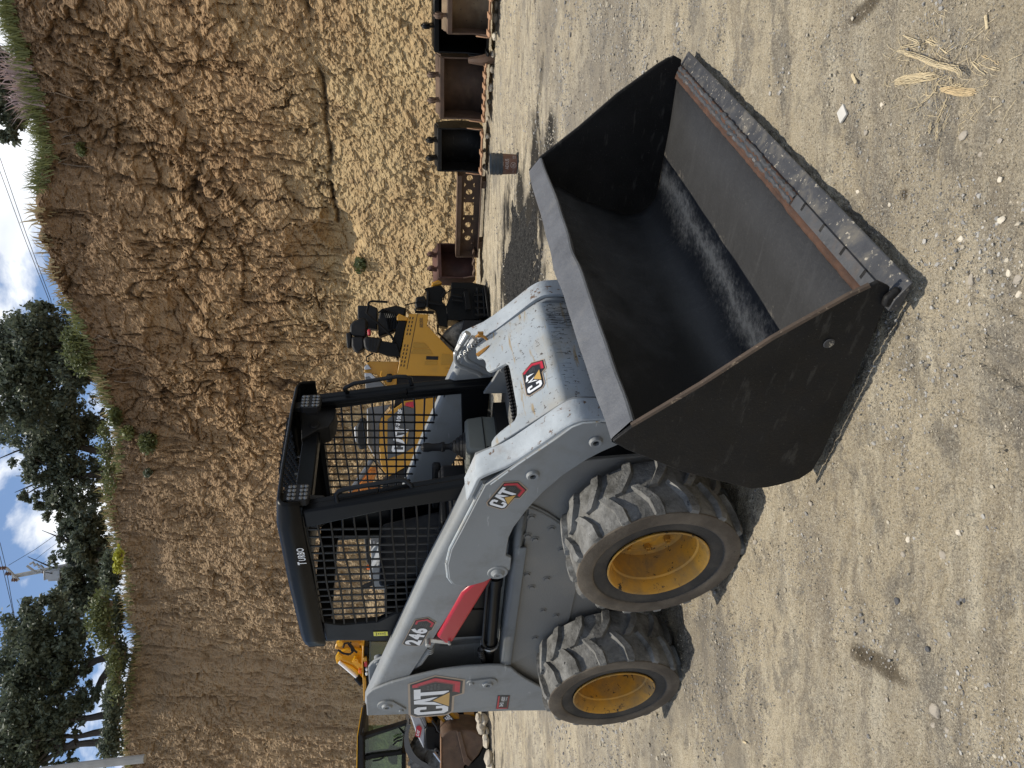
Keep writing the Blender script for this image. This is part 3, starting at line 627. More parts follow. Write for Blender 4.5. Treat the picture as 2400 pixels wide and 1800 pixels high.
# lift arms
for sd in (-1, 1):
    y0, y1 = sd*.40, sd*.520
    b = MB()
    a0, a1 = Vector((-1.80, 1.818)), Vector((.30, 1.194)); c0, c1 = Vector((-1.80,1.648)), Vector((.30,.94))
    top = [(a0.x, a0.y), (a1.x, a1.y)]
    # tube section with rounded top edges
    def sec(x, zt, zb):
        r = .035; P = []
        for k in range(6):
            a = PI/2*k/5; P.append((x, y1-sd*r+sd*r*math.sin(a)*1.0, zt-r+r*math.cos(a)))
        P += [(x, y1, zb), (x, y0, zb)]
        for k in range(6):
            a = PI/2*k/5; P.append((x, y0+sd*r-sd*r*math.cos(a), zt-r+r*math.sin(a)))
        return P
    b.loft(sec(-1.80, 1.818, 1.655), sec(-.45, 1.43, 1.18)); b.loft(sec(-.4502, 1.43, 1.18), sec(.27, 1.198, .985))
    arm = b.build('lift_arm', M['grey'], LD, smooth=40)
    # front knuckle: outer plate, inner plate, top strip
    PL = [(.261,1.156),(.157,1.189),(-.03,1.246),(-.205,1.301),(-.33,1.318),(-.448,1.308),(-.496,1.287),(-.52,1.25),(-.527,1.212),(-.495,1.128),(-.462,1.087),(-.425,1.02),(-.398,1.000),(-.301,1.000),(-.277,1.029),(-.214,1.028),(-.13,1.024),(-.053,1.006),(.081,.950),(.20,.885),(.308,.806),(.40,.715),(.447,.655),(.49,.585),(.56,.585),(.625,.66),(.632,.72),(.628,.775),(.598,.824),(.528,.889),(.376,1.044)]
    b = MB(); b.prism(PL, 'y', sd*.521, sd*.54); kp = b.build('knuckle_plate', M['grey'], LD, bevel=.004)
    PI_ = [(.30,1.19),(.20,1.21),(.10,1.0),(.20,.885),(.308,.806),(.40,.715),(.447,.655),(.49,.585),(.56,.585),(.625,.66),(.632,.72),(.628,.775),(.598,.824),(.528,.889),(.376,1.044)]
    b = MB(); b.prism(PI_, 'y', sd*.372, sd*.392); b.build('knuckle_inner_plate', M['grey'], kp, bevel=.004)
    top = [(.16,1.238),(.245,1.213),(.305,1.197),(.33,1.165),(.39,1.055),(.538,.905),(.606,.838),(.637,.792),(.644,.75),(.642,.66)]
    b = MB(); PT = [Vector(q) for q in top]; PT = [PT[0]]+[q for i in range(1, len(PT)) for q in ((PT[i-1].lerp(PT[i], .8) if i < len(PT)-1 else PT[i]),) + ((PT[i].lerp(PT[i+1], .2),) if i < len(PT)-1 else ())]
    V = []
    for i, q in enumerate(PT):
        tg = (PT[min(i+1, len(PT)-1)]-PT[max(i-1, 0)]).normalized(); nn = Vector((tg.y, -tg.x)); nn = nn if nn.y < 0 or nn.x < 0 else -nn
        w = q+nn*.018
        V += [(q.x, sd*.400, q.y), (q.x, sd*.530, q.y), (q.x+nn.x*.005, sd*.5345, q.y+nn.y*.005), (w.x, sd*.5345, w.y), (w.x, sd*.400, w.y)]
    k = 5; n = len(PT); b.add(V, [(i*k+j, i*k+(j+1) % k, (i+1)*k+(j+1) % k, (i+1)*k+j) for i in range(n-1) for j in range(k)]+[tuple(range(k)), tuple(range((n-1)*k, n*k))])
    b.build('knuckle_top_strip', M['grey_rust'], kp, smooth=40)
    b = MB(); W_ = [(.262,1.158),(.157,1.191),(-.205,1.303),(-.33,1.32),(-.448,1.311),(-.498,1.29)]
    b.tube([(x, sd*.527, z+.003) for x, z in W_], .008, 8); b.tube([(x+.012, sd*.541, z-.012) for x, z in [(.255,1.145),(.376,1.035),(.528,.882),(.598,.817),(.62,.775),(.624,.70)]], .004, 6); b.build('weld_bead', M['grey_worn'], kp)
    # open bosses and the cylinder pin
    for (x, z, r) in ((.32,.948,.028),(.519,.691,.028)):
        b = MB(); b.lathe([(.014,sd*.536),(.014,sd*.556),(r-.004,sd*.557),(r,sd*.552),(r+.003,sd*.542),(r+.004,sd*.535)], (x, 0, z), 'y', 28); bo = b.build('boss', M['grey'], kp)
        b = MB(); b.lathe([(0,sd*.5415),(.0142,sd*.5415)], (x, 0, z), 'y', 20); b.build('boss_hole', M['black_matt'], bo)
    b = MB(); b.lathe([(0,sd*.556),(.008,sd*.556),(.010,sd*.562),(.022,sd*.562),(.026,sd*.555),(.034,sd*.55),(.036,sd*.546),(.050,sd*.546),(.053,sd*.542),(.053,sd*.535)], (-.415, 0, 1.063), 'y', 32); b.build('cylinder_pin', M['grey'], kp)
    # lift cylinder lying between arm and shelf
    b = MB(); b.cyl((-1.27, sd*.455, 1.055), (-.62, sd*.455, 1.060), .040, 24); b.cyl((-1.30, sd*.455, 1.055), (-1.24, sd*.455, 1.055), .047, 24); b.cyl((-.64, sd*.455, 1.060), (-.56, sd*.455, 1.060), .046, 24); b.cyl((-1.60, sd*.455, 1.058), (-1.27, sd*.455, 1.055), .036, 20)
    cy = b.build('lift_cylinder', M['black'], LD)
    b = MB(); b.cyl((-.57, sd*.455, 1.061), (-.43, sd*.455, 1.063), .024, 20); b.cyl((-.47,sd*.42,1.063),(-.40,sd*.42,1.063),.0,3); b.build('cylinder_rod', M['chrome'], cy)
    b = MB(); b.tube([(-.53, sd*.50, 1.09), (-.56, sd*.505, 1.10), (-.60, sd*.50, 1.105), (-1.15, sd*.50, 1.105), (-1.19, sd*.50, 1.10), (-1.22, sd*.50, 1.085)], .008, 8)
    b.tube([(-1.22, sd*.5, 1.10), (-1.27, sd*.5, 1.115), (-1.31, sd*.5, 1.10), (-1.40, sd*.49, 1.09)], .015, 10)
    for k in range(4): b.cyl((-1.25-.02*k, sd*.5, 1.112-.002*k), (-1.262-.02*k, sd*.5, 1.112-.002*k), .020, 12)
    b.build('hydraulic_line', M['black_matt'], cy)
    b = MB(); b.tube([(-1.265, sd*.455+sd*.05*math.cos(a), 1.055+.05*math.sin(a)) for a in np.linspace(0, 2*PI, 17)], .006, 6); b.build('hose_clamp', M['steel'], cy)
# safety brace under the right arm
b = MB(); b.prism([(-.47,1.083),(-1.075,1.276),(-1.105,1.292),(-1.10,1.325),(-1.02,1.373),(-.60,1.243),(-.505,1.175)], 'y', -.533, -.45); b.build('lift_arm_brace', M['red'], LD, bevel=.022, seg=3)
b = MB(); b.box((-1.085,-.50,1.36), (.035,.05,.13), Matrix.Rotation(math.radians(20), 3, 'Y')); b.cyl((-1.06,-.505,1.42),(-1.06,-.56,1.42),.016,12); b.cyl((-1.075,-.50,1.30),(-1.075,-.553,1.30),.010,8); b.build('brace_latch', M['steel'], LD, bevel=.004)
b = MB(); b.tube([(-1.08,-.49,1.39),(-1.10,-.49,1.375),(-1.16,-.49,1.40),(-1.22,-.49,1.415)], .016, 10)
for k in range(3): b.cyl((-1.19-.02*k,-.49,1.408),(-1.203-.02*k,-.49,1.41),.024,12)
b.tube([(-1.22,-.49,1.415),(-1.38,-.48,1.47),(-1.5,-.45,1.52)], .020, 10); b.build('arm_hose', M['grey'], LD)
# inner side panels and engine cover
b = MB(); b.prism([(-1.40,.94),(-.40,.94),(-.45,1.10),(-.62,1.22),(-.85,1.27),(-1.05,1.27),(-1.42,1.35)], 'y', -.37, -.352); b.build('inner_side_panel', M['grey'], LD)
b = MB(); b.bb(-1.92,-1.26,-.345,.345,.62,1.46); b.prism([(-1.9,1.46),(-1.3,1.46),(-1.34,1.56),(-1.86,1.52)], 'y', -.32, .32); b.build('engine_cover', M['black'], LD, bevel=.02)
b = MB(); b.bb(-1.25,-.05,-.34,.34,.93,1.02); b.bb(-1.22,-1.10,-.34,.34,1.02,1.40); b.build('cab_floor', M['black_matt'], LD)
# 246 decal on the arm, emblem on the knuckle
ang = math.radians(-16.6); ex = (math.cos(ang), 0, math.sin(ang)); ey = (-math.sin(ang), 0, math.cos(ang))
d = Decal((-1.108,-.5205,1.472), ex, ey, (0,-1,0), .083)
body = [(-.10,.10),(.12,-.12),(2.35,-.12),(3.05,-.12),(3.45,.42),(3.15,1.02),(2.35,1.12),(.0,1.12),(-.10,.95)]
body = [(-.10,.08),(.08,-.14),(1.85,-.14),(2.05,-.30),(2.95,-.30),(3.42,.35),(3.05,1.08),(.05,1.12),(-.10,.92)]
d.poly(grow(body, .06), M['d_tan'], 0); d.poly(body, M['d_black'], 1)
o_ = [(2.55,1.0),(2.99,1.0),(3.30,.35),(2.90,-.22),(2.40,-.22)]; i_ = [(2.55,.85),(2.90,.85),(3.10,.35),(2.80,-.06),(2.40,-.06)]
for a in range(4): d.poly([o_[a], o_[a+1], i_[a+1], i_[a]], M['d_red'], 2)
for a in range(4):
    for c in range(4):
        cx, cy = 2.45+.11*a+(.055 if c % 2 else 0), .18+.13*c
        d.poly([(cx+.045*math.cos(t*PI/3), cy+.05*math.sin(t*PI/3)) for t in range(6)], M['d_grey'], 2)
for i, ch in enumerate('246'): d.text(ch, .03+.74*i, .03, 1.36, M['d_white'], 3, .05, fit=.66)
d.build('model_number', LD)
ang = math.radians(-27.5); ex = (math.cos(ang), 0, math.sin(ang)); ey = (-math.sin(ang)*1.0, 0, math.cos(ang)*1.0)
emblem((.098,-.54,1.065), ex, ey, (0,-1,0), .0815, LD)

# cross member between the arms
sl0, sl1 = (.335,1.125), (.615,.812)
def sp(t, y, off=0.0):
    n = Vector((sl0[1]-sl1[1], 0, sl1[0]-sl0[0])).normalized()
    return Vector((sl0[0]+(sl1[0]-sl0[0])*t, y, sl0[1]+(sl1[1]-sl0[1])*t)) + n*off
slen = math.hypot(sl1[0]-sl0[0], sl1[1]-sl0[1])
def tz(z): return (sl0[1]-z)/(sl0[1]-sl1[1])
OUT = [(.30,-.385),(.14,-.385),(.11,-.40),(.11,-.425),(.10,-.44),(.22,-.455)]
yl = .385
topedge = [(.27,-yl),(.12,-.384),(.09,-.38),(.075,-.37),(.085,-.355),(.13,-.335),(.22,-.30),(.33,-.285),(.385,-.26),(.405,-.225),(.405,.02),(.395,.075),(.365,.095),(.31,.095),(.21,.105),(.13,.115),(.10,.135),(.09,.16),(.10,.19),(.09,.22),(.05,.255),(.01,.265),(-.02,.275),(-.02,yl)]
topedge = [(.02,-yl),(.02,-.37),(.03,-.352),(.08,-.335),(.16,-.325),(.26,-.32),(.36,-.315),(.405,-.29),(.42,-.25),(.42,.03),(.41,.075),(.375,.095),(.31,.098),(.21,.105),(.13,.115),(.10,.135),(.09,.16),(.10,.19),(.09,.22),(.05,.255),(.01,.265),(-.02,.275),(-.02,yl)]
b = MB(); th = .016
lowr = [(1.0, y) for _, y in topedge]
V = []
rows = 5
bend = [(.93,0),(.985,.0)]
nE = len(topedge)
prof_low = []
for k in range(7):      # rounded bend into the front face
    a = math.radians(48.0*k/6); R = .055
    prof_low.append(a)
e_ = (Vector((sl1[0]-sl0[0], 0, sl1[1]-sl0[1]))).normalized()
n_ = Vector((-e_.z, 0, e_.x))
ctr = Vector((sl1[0], 0, sl1[1])) - e_*.03 - n_*.06
a0 = math.atan2(n_.z, n_.x)
low = [ctr + Vector((math.cos(a0-t*a0*1.0), 0, math.sin(a0-t*a0)))*.06 for t in np.linspace(0, 1, 7)]
low += [Vector((low[-1].x, 0, low[-1].z-.06)), Vector((low[-1].x-.004, 0, .585))]
cols = []
for (t, y) in topedge:
    P = sp(t, y); c = [P + (Vector((low[0].x, y, low[0].z))-P)*k/6 for k in range(6)] + [Vector((q.x, y, q.z)) for q in low]
    cols.append(c)
m = len(cols[0]); VV = []
for c in cols:
    for i, p in enumerate(c): VV.append(p)
F = [(j*m+i, j*m+i+1, (j+1)*m+i+1, (j+1)*m+i) for j in range(nE-1) for i in range(m-1)]
b.add(VV, F)
xm = b.build('cross_member', M['grey_worn'], LD, smooth=40)
so_ = xm.modifiers.new('Solid', 'SOLIDIFY'); so_.thickness = .018; so_.offset = -1
bb_ = xm.modifiers.new('Bevel', 'BEVEL'); bb_.width = .004; bb_.segments = 2; bb_.limit_method = 'ANGLE'; bb_.angle_limit = math.radians(50)
b = MB()
for (y, z) in ((-.19,.74),(-.155,.742),(-.05,.752),(-.015,.754)): b.lathe([(0,.6305),(.006,.6305)], (0, y, z), 'x', 12)
n = Vector((n_.x, 0, n_.z))
emblem(sp(.80,-.215,.0), (0,1,.0), Vector((-e_.x, .0, -e_.z)), n, .083, LD, worn=True)
b = MB()
for k in range(260):
    y = rnd.gauss(.22, .05) if k < 190 else rnd.uniform(-.3,.3); z = rnd.uniform(.60, .79); l = rnd.uniform(.008, .05)
    w = rnd.uniform(.0004, .0022)
    P = [(.6335, y-w, z), (.6335, y+w, z), (.6335, y+w*.6, min(z+l, .80)), (.6335, y-w*.6, min(z+l, .80))]; b.add(P, [(0,1,2,3)])
b.build('scrape_marks', M['d_black'], xm, smooth=0, kind='stuff')
M['rust_stain'] = pmat('ochre_rust_paint', (.36,.17,.03), .7, 0, .3, 25)
b = MB(); b.prism([(.26,.0),(.30,.0)], 'x', 0, 0) if False else None
b.tube([sp(.0,.288,.004), sp(.12,.292,.004), sp(.2,.30,.004)], [.012,.010,.003], 6); b.build('ochre_touch_up', M['rust_stain'], xm)

# step plate and floor behind the notch
b = MB(); b.prism([(.265,.975),(.34,.90),(.33,.885),(.252,.963)], 'y', -.36, .30)
for k in range(26):
    for r in range(2):
        y = -.33+.025*k; x = .275+.032*r; z = .966-.032*r
        b.box((x, y, z+.010), (.018,.012,.020), Matrix.Rotation(math.radians(40), 3, 'Y'))
st = b.build('cleated_step', M['black_matt'], LD)
b = MB(); b.prism([(.12,.93),(.25,.86),(.25,.62),(.12,.62)], 'y', -.36, .36); b.build('front_bulkhead', M['black_matt'], LD, bevel=.01)
for y0 in (.325, -.365):
    b = MB(); b.prism([(.03,1.08),(.13,1.03),(.24,.985),(.25,.93),(.03,.93)], 'y', y0, y0+.02); b.cyl((.21,y0-.012,.975),(.21,y0+.03,.975),.022,14); b.build('foot_well_side', M['grey'], LD, bevel=.004)

# auxiliary couplers on the left arm
b = MB()
b.tube([(.122,.375,1.091),(.147,.372,1.111),(.169,.370,1.152),(.195,.370,1.206),(.21,.372,1.222),(.227,.376,1.232),(.245,.380,1.236),(.262,.384,1.236),(.29,.386,1.226)], .0115, 10)
b.tube([(.129,.378,1.04),(.158,.376,1.061),(.192,.374,1.106),(.225,.372,1.155),(.240,.372,1.172),(.256,.374,1.180),(.280,.376,1.181),(.301,.378,1.179),(.34,.380,1.160)], .0115, 10)
pp = b.build('coupler_pipes', M['grey'], LD)
for P in (((.272,.385,1.233),(.286,.385,1.228),.017,8), ((.300,.386,1.224),(.340,.386,1.206),.0195,6), ((.340,.386,1.206),(.385,.386,1.184),.0165,16), ((.385,.386,1.184),(.412,.386,1.171),.0195,16), ((.322,.380,1.171),(.352,.380,1.154),.018,8), ((.352,.380,1.154),(.385,.380,1.136),.022,6)):
    b = MB(); b.cyl(P[0], P[1], P[2], P[3]); b.build('quick_coupler', M['steel'], pp, bevel=.002)
b = MB()
for k in range(9): b.tube([(.275+.013*k+.009*math.cos(a), .365+.006*math.sin(a*2), 1.205-.010*k-.012*(k % 2)+.010*math.sin(a)) for a in np.linspace(0, 2*PI, 9)], .0022, 5)
b.build('dust_cap_chain', M['steel'], pp)
b = MB(); b.tube([(.40,.37,1.13),(.42,.36,1.115),(.41,.355,1.09),(.39,.36,1.075),(.375,.37,1.07)], .007, 8); b.box((.400,.387,1.105), (.03,.015,.03)); b.build('coupler_bracket', M['rust_stain'], pp)

# ------------------------------------------------------------------ cab
b = MB(); RF = [(-1.17,2.118),(-1.12,2.127),(-.6,2.128),(-.1,2.118),(.045,2.100),(.066,2.088)]
ro = MB()
n = len(RF); V = []
for (x, z) in RF:
    hw = .44-.014*max(0, (x+.1))/.16
    sec_ = [(x,-hw,1.998),(x,-hw,z-.03),(x,-hw+.012,z-.010),(x,-hw+.035,z),(x,-.2,z+.006),(x,.2,z+.006),(x,hw-.035,z),(x,hw-.012,z-.010),(x,hw,z-.03),(x,hw,1.998)]
    V.append(sec_)
k = len(V[0])
# the roof panel is open in the middle (an expanded metal hatch)
fc = []
for i in range(n-1):
    for j in range(k-1):
        if j == 4 and i in (2, 3): continue
        fc.append((i*k+j, (i+1)*k+j, (i+1)*k+j+1, i*k+j+1))
ro.add([p for s in V for p in s], fc)
roof = ro.build('roof', M['black'], LD, smooth=40)
q = roof.modifiers.new('Solid', 'SOLIDIFY'); q.thickness = .012; q.offset = 0
b = MB()
for i in range(15):
    for j in range(9):
        x = -.57+.042*i; y = -.18+.044*j+(.022 if i % 2 else 0)
        b.box((x+.010, y+.010, 2.122), (.005,.030,.012), Matrix.Rotation(math.radians(38), 3, 'Z')); b.box((x-.010, y+.010, 2.122), (.005,.030,.012), Matrix.Rotation(math.radians(-38), 3, 'Z'))
b.build('roof_mesh', M['wire'], roof)
b = MB(); b.prism([(.052,2.075),(.062,2.0),(.02,1.995),(-.02,2.06)], 'y', -.43, .43) if False else None
b.bb(-.17,-.10,-.41,.41,1.975,2.06); b.bb(-1.16,-1.10,-.41,.41,1.97,2.08); b.build('roof_beam', M['black'], roof, bevel=.008)
def quadpost(b, p0, p1, w0, w1, y0, y1):
    pass
# front posts with their bent flanges
RP = [(-.002,1.995),(.060,1.64),(.142,1.195),(.165,1.04),(.06,1.04),(.035,1.195),(-.03,1.62),(-.13,1.995)]
LP = [(-.021,1.995),(.045,1.50),(.092,.998),(.0,.998),(-.04,1.50),(-.115,1.995)]
for nm, P, sd in (('right', RP, -1), ('left', LP, 1)):
    b = MB(); b.prism(P, 'y', sd*.375, sd*.425); po = b.build('cab_post', M['black'], LD, bevel=.012, seg=3)
    F0 = [P[0], P[1], P[2]]
    b = MB(); fl = [(x-.004, z) for x, z in ((F0[0]), (F0[1]), (F0[2]))]
    for i in range(2):
        (xa, za), (xb, zb) = fl[i], fl[i+1]
        b.loft([(xa, sd*.42, za), (xa-.03, sd*.42, za), (xa-.03, sd*.35, za), (xa, sd*.35, za)], [(xb, sd*.42, zb), (xb-.03, sd*.42, zb), (xb-.03, sd*.345, zb), (xb, sd*.345, zb)])
    b.build('post_flange', M['black'], po, bevel=.006)
# side frames: rear post, rails; guards of welded wire
for sd in (-1, 1):
    ya, yb = sd*.385, sd*.42
    b = MB(); b.prism([(-1.165,2.0),(-.97,2.0),(-.985,1.965),(-1.01,1.90),(-1.005,1.70),(-.93,1.60),(-.95,1.04),(-1.25,1.04),(-1.225,1.64)], 'y', ya, yb)
    sf = b.build('side_frame', M['black'], LD, bevel=.008)
    b = MB(); b.prism([(-.95,1.16),(.02,1.20),(.05,1.04),(-.95,1.04)], 'y', sd*.378, sd*.414); b.build('lower_rail', M['black'], sf, bevel=.006)
    b = MB(); b.prism([(-1.0,2.02),(-.1,2.02),(-.13,1.985),(-.98,2.0)], 'y', sd*.380, sd*.415); b.build('upper_rail', M['black'], sf)
    b = MB(); yw = sd*.407
    for i in range(15):
        x = -.185-.0632*i
        if x < -1.0: break
        b.box((x+.004*math.sin(i*2.1), yw, 1.58), (.0105,.006,.85), Matrix.Rotation(math.radians(3.5+rnd.uniform(-.4,.4)), 3, 'Y'))
    for i in range(14):
        z = 1.995-.0588*i
        pts = []
        x0_ = -.045+.11*(2.0-z)
        for j in range(13):
            x = x0_-(x0_+1.01)*j/12; pts.append((x, yw+sd*.006, z+.004*math.sin(i*1.7+j*.9)+(.010*math.exp(-((x+.35)/.12)**2) if (sd < 0 and i in (3, 5, 6)) else 0)+.012*(x+.3)*-.3))
        b.tube(pts, .0056, 5)
    b.build('wire_guard', M['wire'], sf, smooth=60)
# rear wall with its window
b = MB()
b.bb(-1.20,-1.165,-.41,.41,1.04,1.665); b.bb(-1.20,-1.165,-.41,-.285,1.665,2.03); b.bb(-1.20,-1.165,.30,.41,1.665,2.03)
b.build('rear_wall', M['black'], LD, bevel=.01)
# grab rails
for sd, P in ((1, [(.0,.405,1.828),(.022,.395,1.838),(.034,.398,1.842),(.040,.402,1.83),(.060,.408,1.79),(.097,.415,1.55),(.096,.414,1.51),(.085,.41,1.48),(.050,.40,1.475)]),
              (-1, [(.0,-.415,1.822),(.030,-.390,1.835),(.045,-.372,1.838),(.055,-.360,1.825),(.068,-.357,1.79),(.104,-.350,1.55),(.104,-.352,1.515),(.094,-.372,1.487),(.06,-.395,1.478)])):
    b = MB(); b.tube(P, .0115, 12); b.build('grab_rail', M['wire'], LD)
# work lamps under the roof edge
def lamp(yc, zc):
    b = MB(); c = Vector((.052, yc, zc)); s = .052
    b.prism([(yc-s,zc-s+.012),(yc-s+.012,zc-s),(yc+s-.012,zc-s),(yc+s,zc-s+.012),(yc+s,zc+s-.012),(yc+s-.012,zc+s),(yc-s+.012,zc+s),(yc-s,zc+s-.012)], 'x', .018, .056)
    b.bb(-.02,.02,yc-.03,yc+.03,zc-.03,zc+.03); lo = b.build('work_lamp', M['black_matt'], LD, bevel=.003)
    b = MB()
    for i in range(4):
        for j in range(4):
            y = yc+(-.036+.022*i if False else (-.036+.0235*i)); z = zc+((-.037,-.017,.017,.037)[j])
            b.lathe([(.0095,.056),(.0095,.0595),(.0075,.0605),(.0,.0625)], (0, y, z), 'x', 10)
    b.build('lamp_leds', M['glass_lens'], lo)
    b = MB(); b.bb(.050,.058,yc-.022,yc+.022,zc-.005,zc+.004); b.build('lamp_badge', M['black_matt'], lo); b = MB(); b.bb(.0,.03,yc-.024,yc+.024,zc+.052,zc+.088); b.build('lamp_bracket', M['black_matt'], lo, bevel=.002)
lamp(.278, 2.010); lamp(-.356, 2.012)
b = MB(); b.cyl((-1.15,-.30,2.07),(-1.25,-.30,2.07),.02,10); b.bb(-1.30,-1.20,-.38,-.27,2.02,2.115)
for k in range(4): b.lathe([(.045-.010*k,-1.30),(.045-.010*k,-1.306-.001*k),(.040-.010*k,-1.306-.001*k)], (0,-.325,2.068), 'x', 20)
b.build('rear_lamp', M['black_matt'], LD, bevel=.006)
# cab fittings
b = MB(); b.prism([(.13,2.06),(.20,1.98),(.22,1.925),(.28,1.90),(.36,1.895),(.39,1.94),(.39,2.03),(.34,2.085)], 'x', -.20, -.08); b.lathe([(.028,-.079),(.028,-.074),(.022,-.072),(.0,-.076)], (0,.235,2.0), 'x', 20); b.build('headliner_pod', M['black_matt'], LD, bevel=.012, seg=3)
b = MB(); b.prism([(-.30,1.99),(-.40,1.99),(-.41,1.93),(-.36,1.88),(-.31,1.90)], 'x', -.16, -.02); b.build('headliner_pod', M['black_matt'], LD, bevel=.012)
b = MB(); b.prism([(.275,2.095),(.285,2.005),(.03,2.015),(.035,2.105)], 'x', -.32, -.30)
vt = b.build('roof_vent', M['black_matt'], LD, bevel=.004)
b = MB()
for i in range(24):
    for j in range(9):
        y = .045+.0098*i; z = 2.022+.0092*j
        if abs(y-.20) > .008 and abs(y-.09) > .008: b.lathe([(.0,-.2975),(.0026,-.2975)], (0, y, z), 'x', 6)
b.build('vent_holes', M['steel'], vt)
for y in (.075,.205):
    b = MB(); b.bb(-.296,-.288,y-.005,y+.005,2.01,2.115); b.build('vent_clip', M['steel'], vt)
b = MB()
b.prism([(.015,.86),(.275,.86),(.29,1.09),(.275,1.175),(.255,1.185),(.035,1.19),(.018,1.17)], 'x', -.34, -.10)
co_ = b.build('control_console', M['dark_grey'], LD, bevel=.018, seg=3)
b = MB(); b.bb(-.103,-.094,.03,.27,1.085,1.090); b.cyl((-.10,.035,1.075),(-.092,.035,1.075),.006,8); b.build('console_panel_line', M['black_matt'], co_)
b = MB()
for k in range(5): b.cyl((-.20,.15,1.188+.018*k),(-.20,.15,1.203+.018*k),.078-.013*k,20,0,.070-.013*k)
b.cyl((-.20,.15,1.265),(-.20,.15,1.30),.017,12); b.lathe([(.0,1.30),(.026,1.30),(.029,1.315),(.022,1.33),(.021,1.37),(.026,1.395),(.024,1.42),(.012,1.432),(.0,1.434)], (-.20,.15,0), 'z', 16)
b.build('joystick', M['black_matt'], co_)
b = MB(); b.prism([(-.30,.95),(-.05,.95),(-.05,1.16),(-.28,1.17)], 'x', -.34, -.10); c2 = b.build('control_console', M['dark_grey'], LD, bevel=.018, seg=3)
b = MB()
for k in range(5): b.cyl((-.20,-.17,1.168+.018*k),(-.20,-.17,1.183+.018*k),.078-.013*k,20,0,.070-.013*k)
b.lathe([(.017,1.24),(.026,1.28),(.029,1.30),(.021,1.35),(.026,1.375),(.024,1.40),(.0,1.412)], (-.20,-.17,0), 'z', 16); b.build('joystick', M['black_matt'], c2)
b = MB(); b.prism([(-.92,1.20),(-.45,1.16),(-.40,1.20),(-.42,1.27),(-.88,1.30)], 'y', -.22, .20); b.prism([(-.90,1.26),(-.79,1.26),(-.90,1.68),(-.99,1.70)], 'y', -.22, .20); b.build('seat', M['black_matt'], LD, bevel=.03, seg=3)
b = MB(); b.bb(-.80,-.42,.20,.25,1.32,1.37); b.bb(-.80,-.42,-.27,-.22,1.32,1.37); b.bb(-.46,-.40,-.02,.20,1.12,1.32); b.build('arm_rest', M['black_matt'], LD, bevel=.015)
b = MB(); b.box((-.30,-.40,1.62),(.02,.004,.0)) if False else None
b.bb(-.46,-.43,-.19,.19,1.30,1.335); b.build('lap_bar', M['black_matt'], LD, bevel=.01)
# writing on the roof side and the yellow label
d = Decal((-.372,-.4475,2.018), (1,0,.0), (0,0,1), (0,-1,0), 1.0)
d.text('T', -.01, -.004, .058, M['d_white'], 0, .03, .66).text('URBO', .022, -.004, .048, M['d_white'], 0, .02, .76, space=1.12); d.build('lettering', roof)
d = Decal((-1.155,-.42,1.648), (1,0,-.0), (.08,0,1), (0,-1,0), 1.0)
d.poly([(-.003,-.003),(.048,-.003),(.048,.083),(-.003,.083)], M['d_black'], 0); d.poly([(0,0),(.045,0),(.045,.08),(0,.08)], M['d_yellow'], 1)
for z in (.014,.062): d.poly([(.006,z),(.039,z),(.039,z+.004),(.006,z+.004)], M['d_black'], 2)
for z in (.024,.036,.048): d.poly([(.016,z),(.030,z),(.030,z+.006),(.016,z+.006)], M['d_black'], 2)
d.build('warning_label', LD)
d = Decal((.155,-.49,.80), (1,0,0), (0,0,1), (0,-1,0), 1.0)
d.poly([(.08,.055),(.14,.055),(.15,.135),(.09,.135)], M['d_yellow'], 0); d.poly([(.095,.07),(.125,.07),(.112,.11)], M['d_black'], 1); d.build('warning_label', LD)
d = Decal((.02,-.35,1.66), (1,0,0), (0,0,1), (0,-1,0), 1.0)

M['worn_edge'] = pmat('worn_brown_edge', (.060,.040,.026), .7, 0, .3, 14, chips=((.20,.15,.10), .60, 40))
# ------------------------------------------------------------------ the loader's bucket
HB = 1.03
shell = [(1.005,.775),(.985,.745),(.93,.63),(.865,.50),(.81,.36),(.785,.26),(.782,.19),(.795,.13),(.83,.085),(.88,.066),(.95,.062),(1.10,.068),(1.30,.078),(1.54,.092)]
b = MB(); ny = 41; V = []
for j in range(ny):
    y = -HB+.012+(2*HB-.024)*j/(ny-1)
    for i, (x, z) in enumerate(shell):
        w = .006*math.sin(y*5+i)+.004*math.sin(y*11+2*i); V.append((x+w*(i < 9), y, z+w*.5))
k = len(shell)
b.add(V, [(j*k+i, j*k+i+1, (j+1)*k+i+1, (j+1)*k+i) for j in range(ny-1) for i in range(k-1)])
BK = b.build('bucket', [M['bucket_floor']], LD, smooth=50)
q = BK.modifiers.new('Solid', 'SOLIDIFY'); q.thickness = .014; q.offset = 1
SP = [(1.03,.812),(.989,.758),(.863,.53),(.80,.365),(.753,.244),(.757,.185),(.769,.138),(.796,.07),(.84,.036),(.929,.030),(1.275,.052),(1.553,.070),(1.63,.085),(1.648,.128),(1.60,.20),(1.448,.386),(1.27,.565),(1.096,.758)]
for sd in (-1, 1):
    b = MB(); b.prism(SP, 'y', sd*HB-.0075, sd*HB+.0075)
    pl = b.build('side_plate', M['bucket'], BK, bevel=.003)
    b = MB(); E_ = [(1.635,.150),(1.60,.203),(1.448,.389),(1.27,.568),(1.098,.761)]
    for i in range(len(E_)-1):
        (xa, za), (xb, zb) = E_[i], E_[i+1]
        b.loft([(xa+.003, sd*HB-.006, za+.0015), (xa+.003, sd*HB+.006, za+.0015), (xa-.004, sd*HB+.0085, za-.004), (xa-.004, sd*HB-.0085, za-.004)], [(xb+.003, sd*HB-.006, zb+.0015), (xb+.003, sd*HB+.006, zb+.0015), (xb-.004, sd*HB+.0085, zb-.004), (xb-.004, sd*HB-.0085, zb-.004)])
    b.build('worn_edge', M['worn_edge'], pl, smooth=0) if sd < 0 else b.build('worn_edge', M['bucket'], pl, smooth=0)
